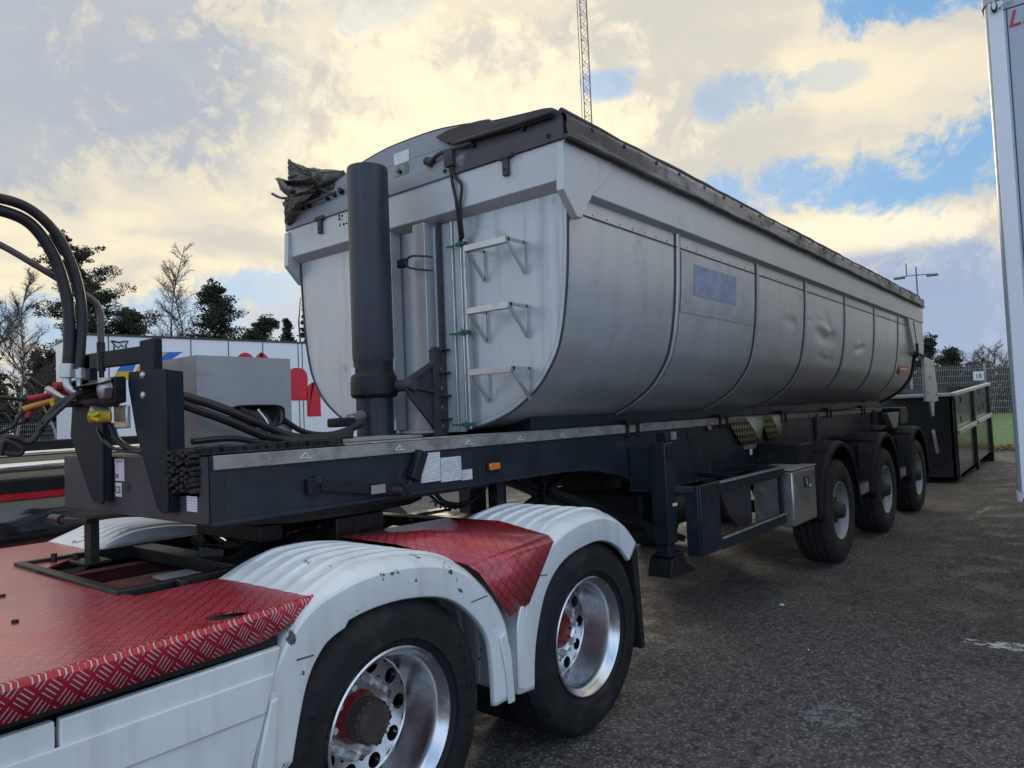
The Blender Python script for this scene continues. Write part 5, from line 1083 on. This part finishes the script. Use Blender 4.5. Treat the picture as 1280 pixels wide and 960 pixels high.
def bare(x, y, h, w, seed, label, group, mat_t=None, dens=1., forks=1):
    r = random.Random(seed); t = thing('birch_tree' if mat_t is m_birch else 'bare_tree', (x, y, 0), label, 'tree', group); b1 = MB(); b2 = MB()
    for fk in range(forks):
        dx = (fk-(forks-1)/2)*.5; tp, _ = limb(b1, r, (x+dx, y, 0), (dx*.15, 0, 1), h*(1-.08*fk), .0085*h, 9, 6)
        for k in range(int(36*dens)):
            f = .22+.76*(k+.5)/(36*dens); i = min(8, int(f*9)); c = Vector(tp[i]).lerp(Vector(tp[i+1]), f*9-i); a = r.uniform(0, 6.28)
            ln = w*(1-f)**.6*r.uniform(.6, 1.1)+.3; lp, dd = limb(b2, r, tuple(c), (math.cos(a), math.sin(a), 1.1), ln, .028, 4, 3)
            for j in range(1, 5):
                for m_ in range(4):
                    d2 = (Vector(lp[j])-Vector(lp[j-1])).normalized()+Vector((r.uniform(-.8, .8), r.uniform(-.8, .8), r.uniform(-.3, .6))); l3, _ = limb(b2, r, lp[j], d2, ln*.38*r.uniform(.5, 1.1), .013, 3, 3, .05)
                    for g_ in range(3):
                        d3 = d2.normalized()+Vector((r.uniform(-.8, .8), r.uniform(-.8, .8), r.uniform(-.7, .4))); limb(b2, r, l3[r.randint(1, 3)], d3, ln*.16+.12, .008, 2, 3, .1)
    b1.build('trunk', mat_t or m_twig, t, ang=180); b2.build('crown', m_twig, t, ang=180); return t
pine(15.6, 45.9, 14.0, 3.1, 11, 'tallest broad pine with layered crown above the white box trailer', .12)
pine(18.0, 44.2, 9.0, 2.2, 12, 'lower pine leaning against the right side of the tallest pine', .15)
pine(19.0, 36.9, 9.7, 2.1, 13, 'round-topped dark pine right of the bare birch', .1); pine(20.4, 36.2, 7.9, 1.8, 14, 'short dark pine touching the right side of the round-topped pine', .1)
spruce(28.6, 45.5, 9.9, 2.2, 15, 'pointed spruce close to the left side of the tipper body', 'spruces beside the tipper'); spruce(30.2, 44.9, 11.3, 2.4, 16, 'taller spruce partly hidden behind the tipper body', 'spruces beside the tipper')
spruce(25.6, 44.2, 6.3, 1.9, 17, 'small low spruce between the round-topped pine and the pointed spruce', 'spruces beside the tipper')
bare(21.0, 46.6, 14.2, 2.6, 21, 'tall bare birch with fine twigs above the white box trailer', 'bare birches', m_birch, 1.2, 2)
bare(17.6, 41.5, 8.2, 2.0, 22, 'low leafless bush-like tree between the tallest pine and the tall bare birch', 'bare trees behind the box trailer', None, .7, 2)
bare(22.4, 44.5, 8.0, 1.8, 23, 'low leafless tree just right of the tall bare birch', 'bare trees behind the box trailer', None, .7, 2)
bare(7.6, 35.0, 9.6, 1.7, 24, 'slim pale birch at the far left edge', 'bare birches', m_birch, .9); bare(9.3, 34.4, 8.7, 1.7, 25, 'slim pale birch second from the left edge', 'bare birches', m_birch, .9); bare(5.7, 36.0, 8.3, 1.6, 26, 'slim birch mostly outside the left edge', 'bare birches', m_birch, .8)
r = random.Random(5)
for k in range(22):
    x = 4+k*.95+r.uniform(-.4, .4); y = 50+r.uniform(-2.5, 4)+k*.2; h = r.uniform(6.3, 9.0)
    spruce(x, y, h, r.uniform(1.5, 2.1), 100+k, ['dark spruce in the row of the wood on the left'][0], 'spruces of the left wood')
for k in range(6):
    bare(5.5+k*2.1, 46+r.uniform(-1, 2), r.uniform(6.5, 8.5), 1.5, 140+k, 'thin leafless tree standing in front of the left wood', 'thin leafless trees of the left wood', None, .45)
b = MB(); r = random.Random(9)
for k in range(520):
    x = -12+r.uniform(0, 62); y = 56+r.uniform(-2, 6); tufts(b, r, x, y, r.uniform(.3, 5.0), 1.2, 1.2, 1.3, 42, .32)
tag(b.build('woodland', m_leafd, ang=180), 'dark mass of far woodland behind the left trees', 'woodland', kind='stuff')
# right side trees beyond the field
pine(63.0, 9.7, 6.6, 1.3, 31, 'dark pine whose ragged top shows just right of the tipper tail', .1, 'trees beyond the field'); pine(67.5, 8.0, 5.6, 2.0, 32, 'lower dark pine beyond the field, right of the ragged-topped pine', .1, 'trees beyond the field')
for k, (x, y, h) in enumerate(((72, 7.2, 5.8), (73, 5.2, 6.2), (74, 3.2, 6.3), (75, .8, 6.6), (76, -1.8, 6.4))):
    bare(x, y, h, 2.6, 50+k, ['leafless rounded tree beyond the field nearest the pines', 'leafless rounded tree beyond the field above the number sign', 'leafless rounded tree beyond the field right of the number sign', 'leafless tree beyond the field beside the white trailer edge', 'leafless tree beyond the field hidden by the white trailer'][k], 'leafless trees beyond the field', None, .55, 2)
b = MB(); r = random.Random(19)
for k in range(620): tufts(b, r, 80+r.uniform(-2, 5), 20-(k % 170)*.22+r.uniform(-1, 1), r.uniform(.1, 4.3)+.5*math.sin(k*.9), 1.4, 1.4, .9, 42, .26)
tag(b.build('hedgerow', m_leafm, ang=180), 'dark hedgerow mass closing the grass field', 'hedgerow', kind='stuff')
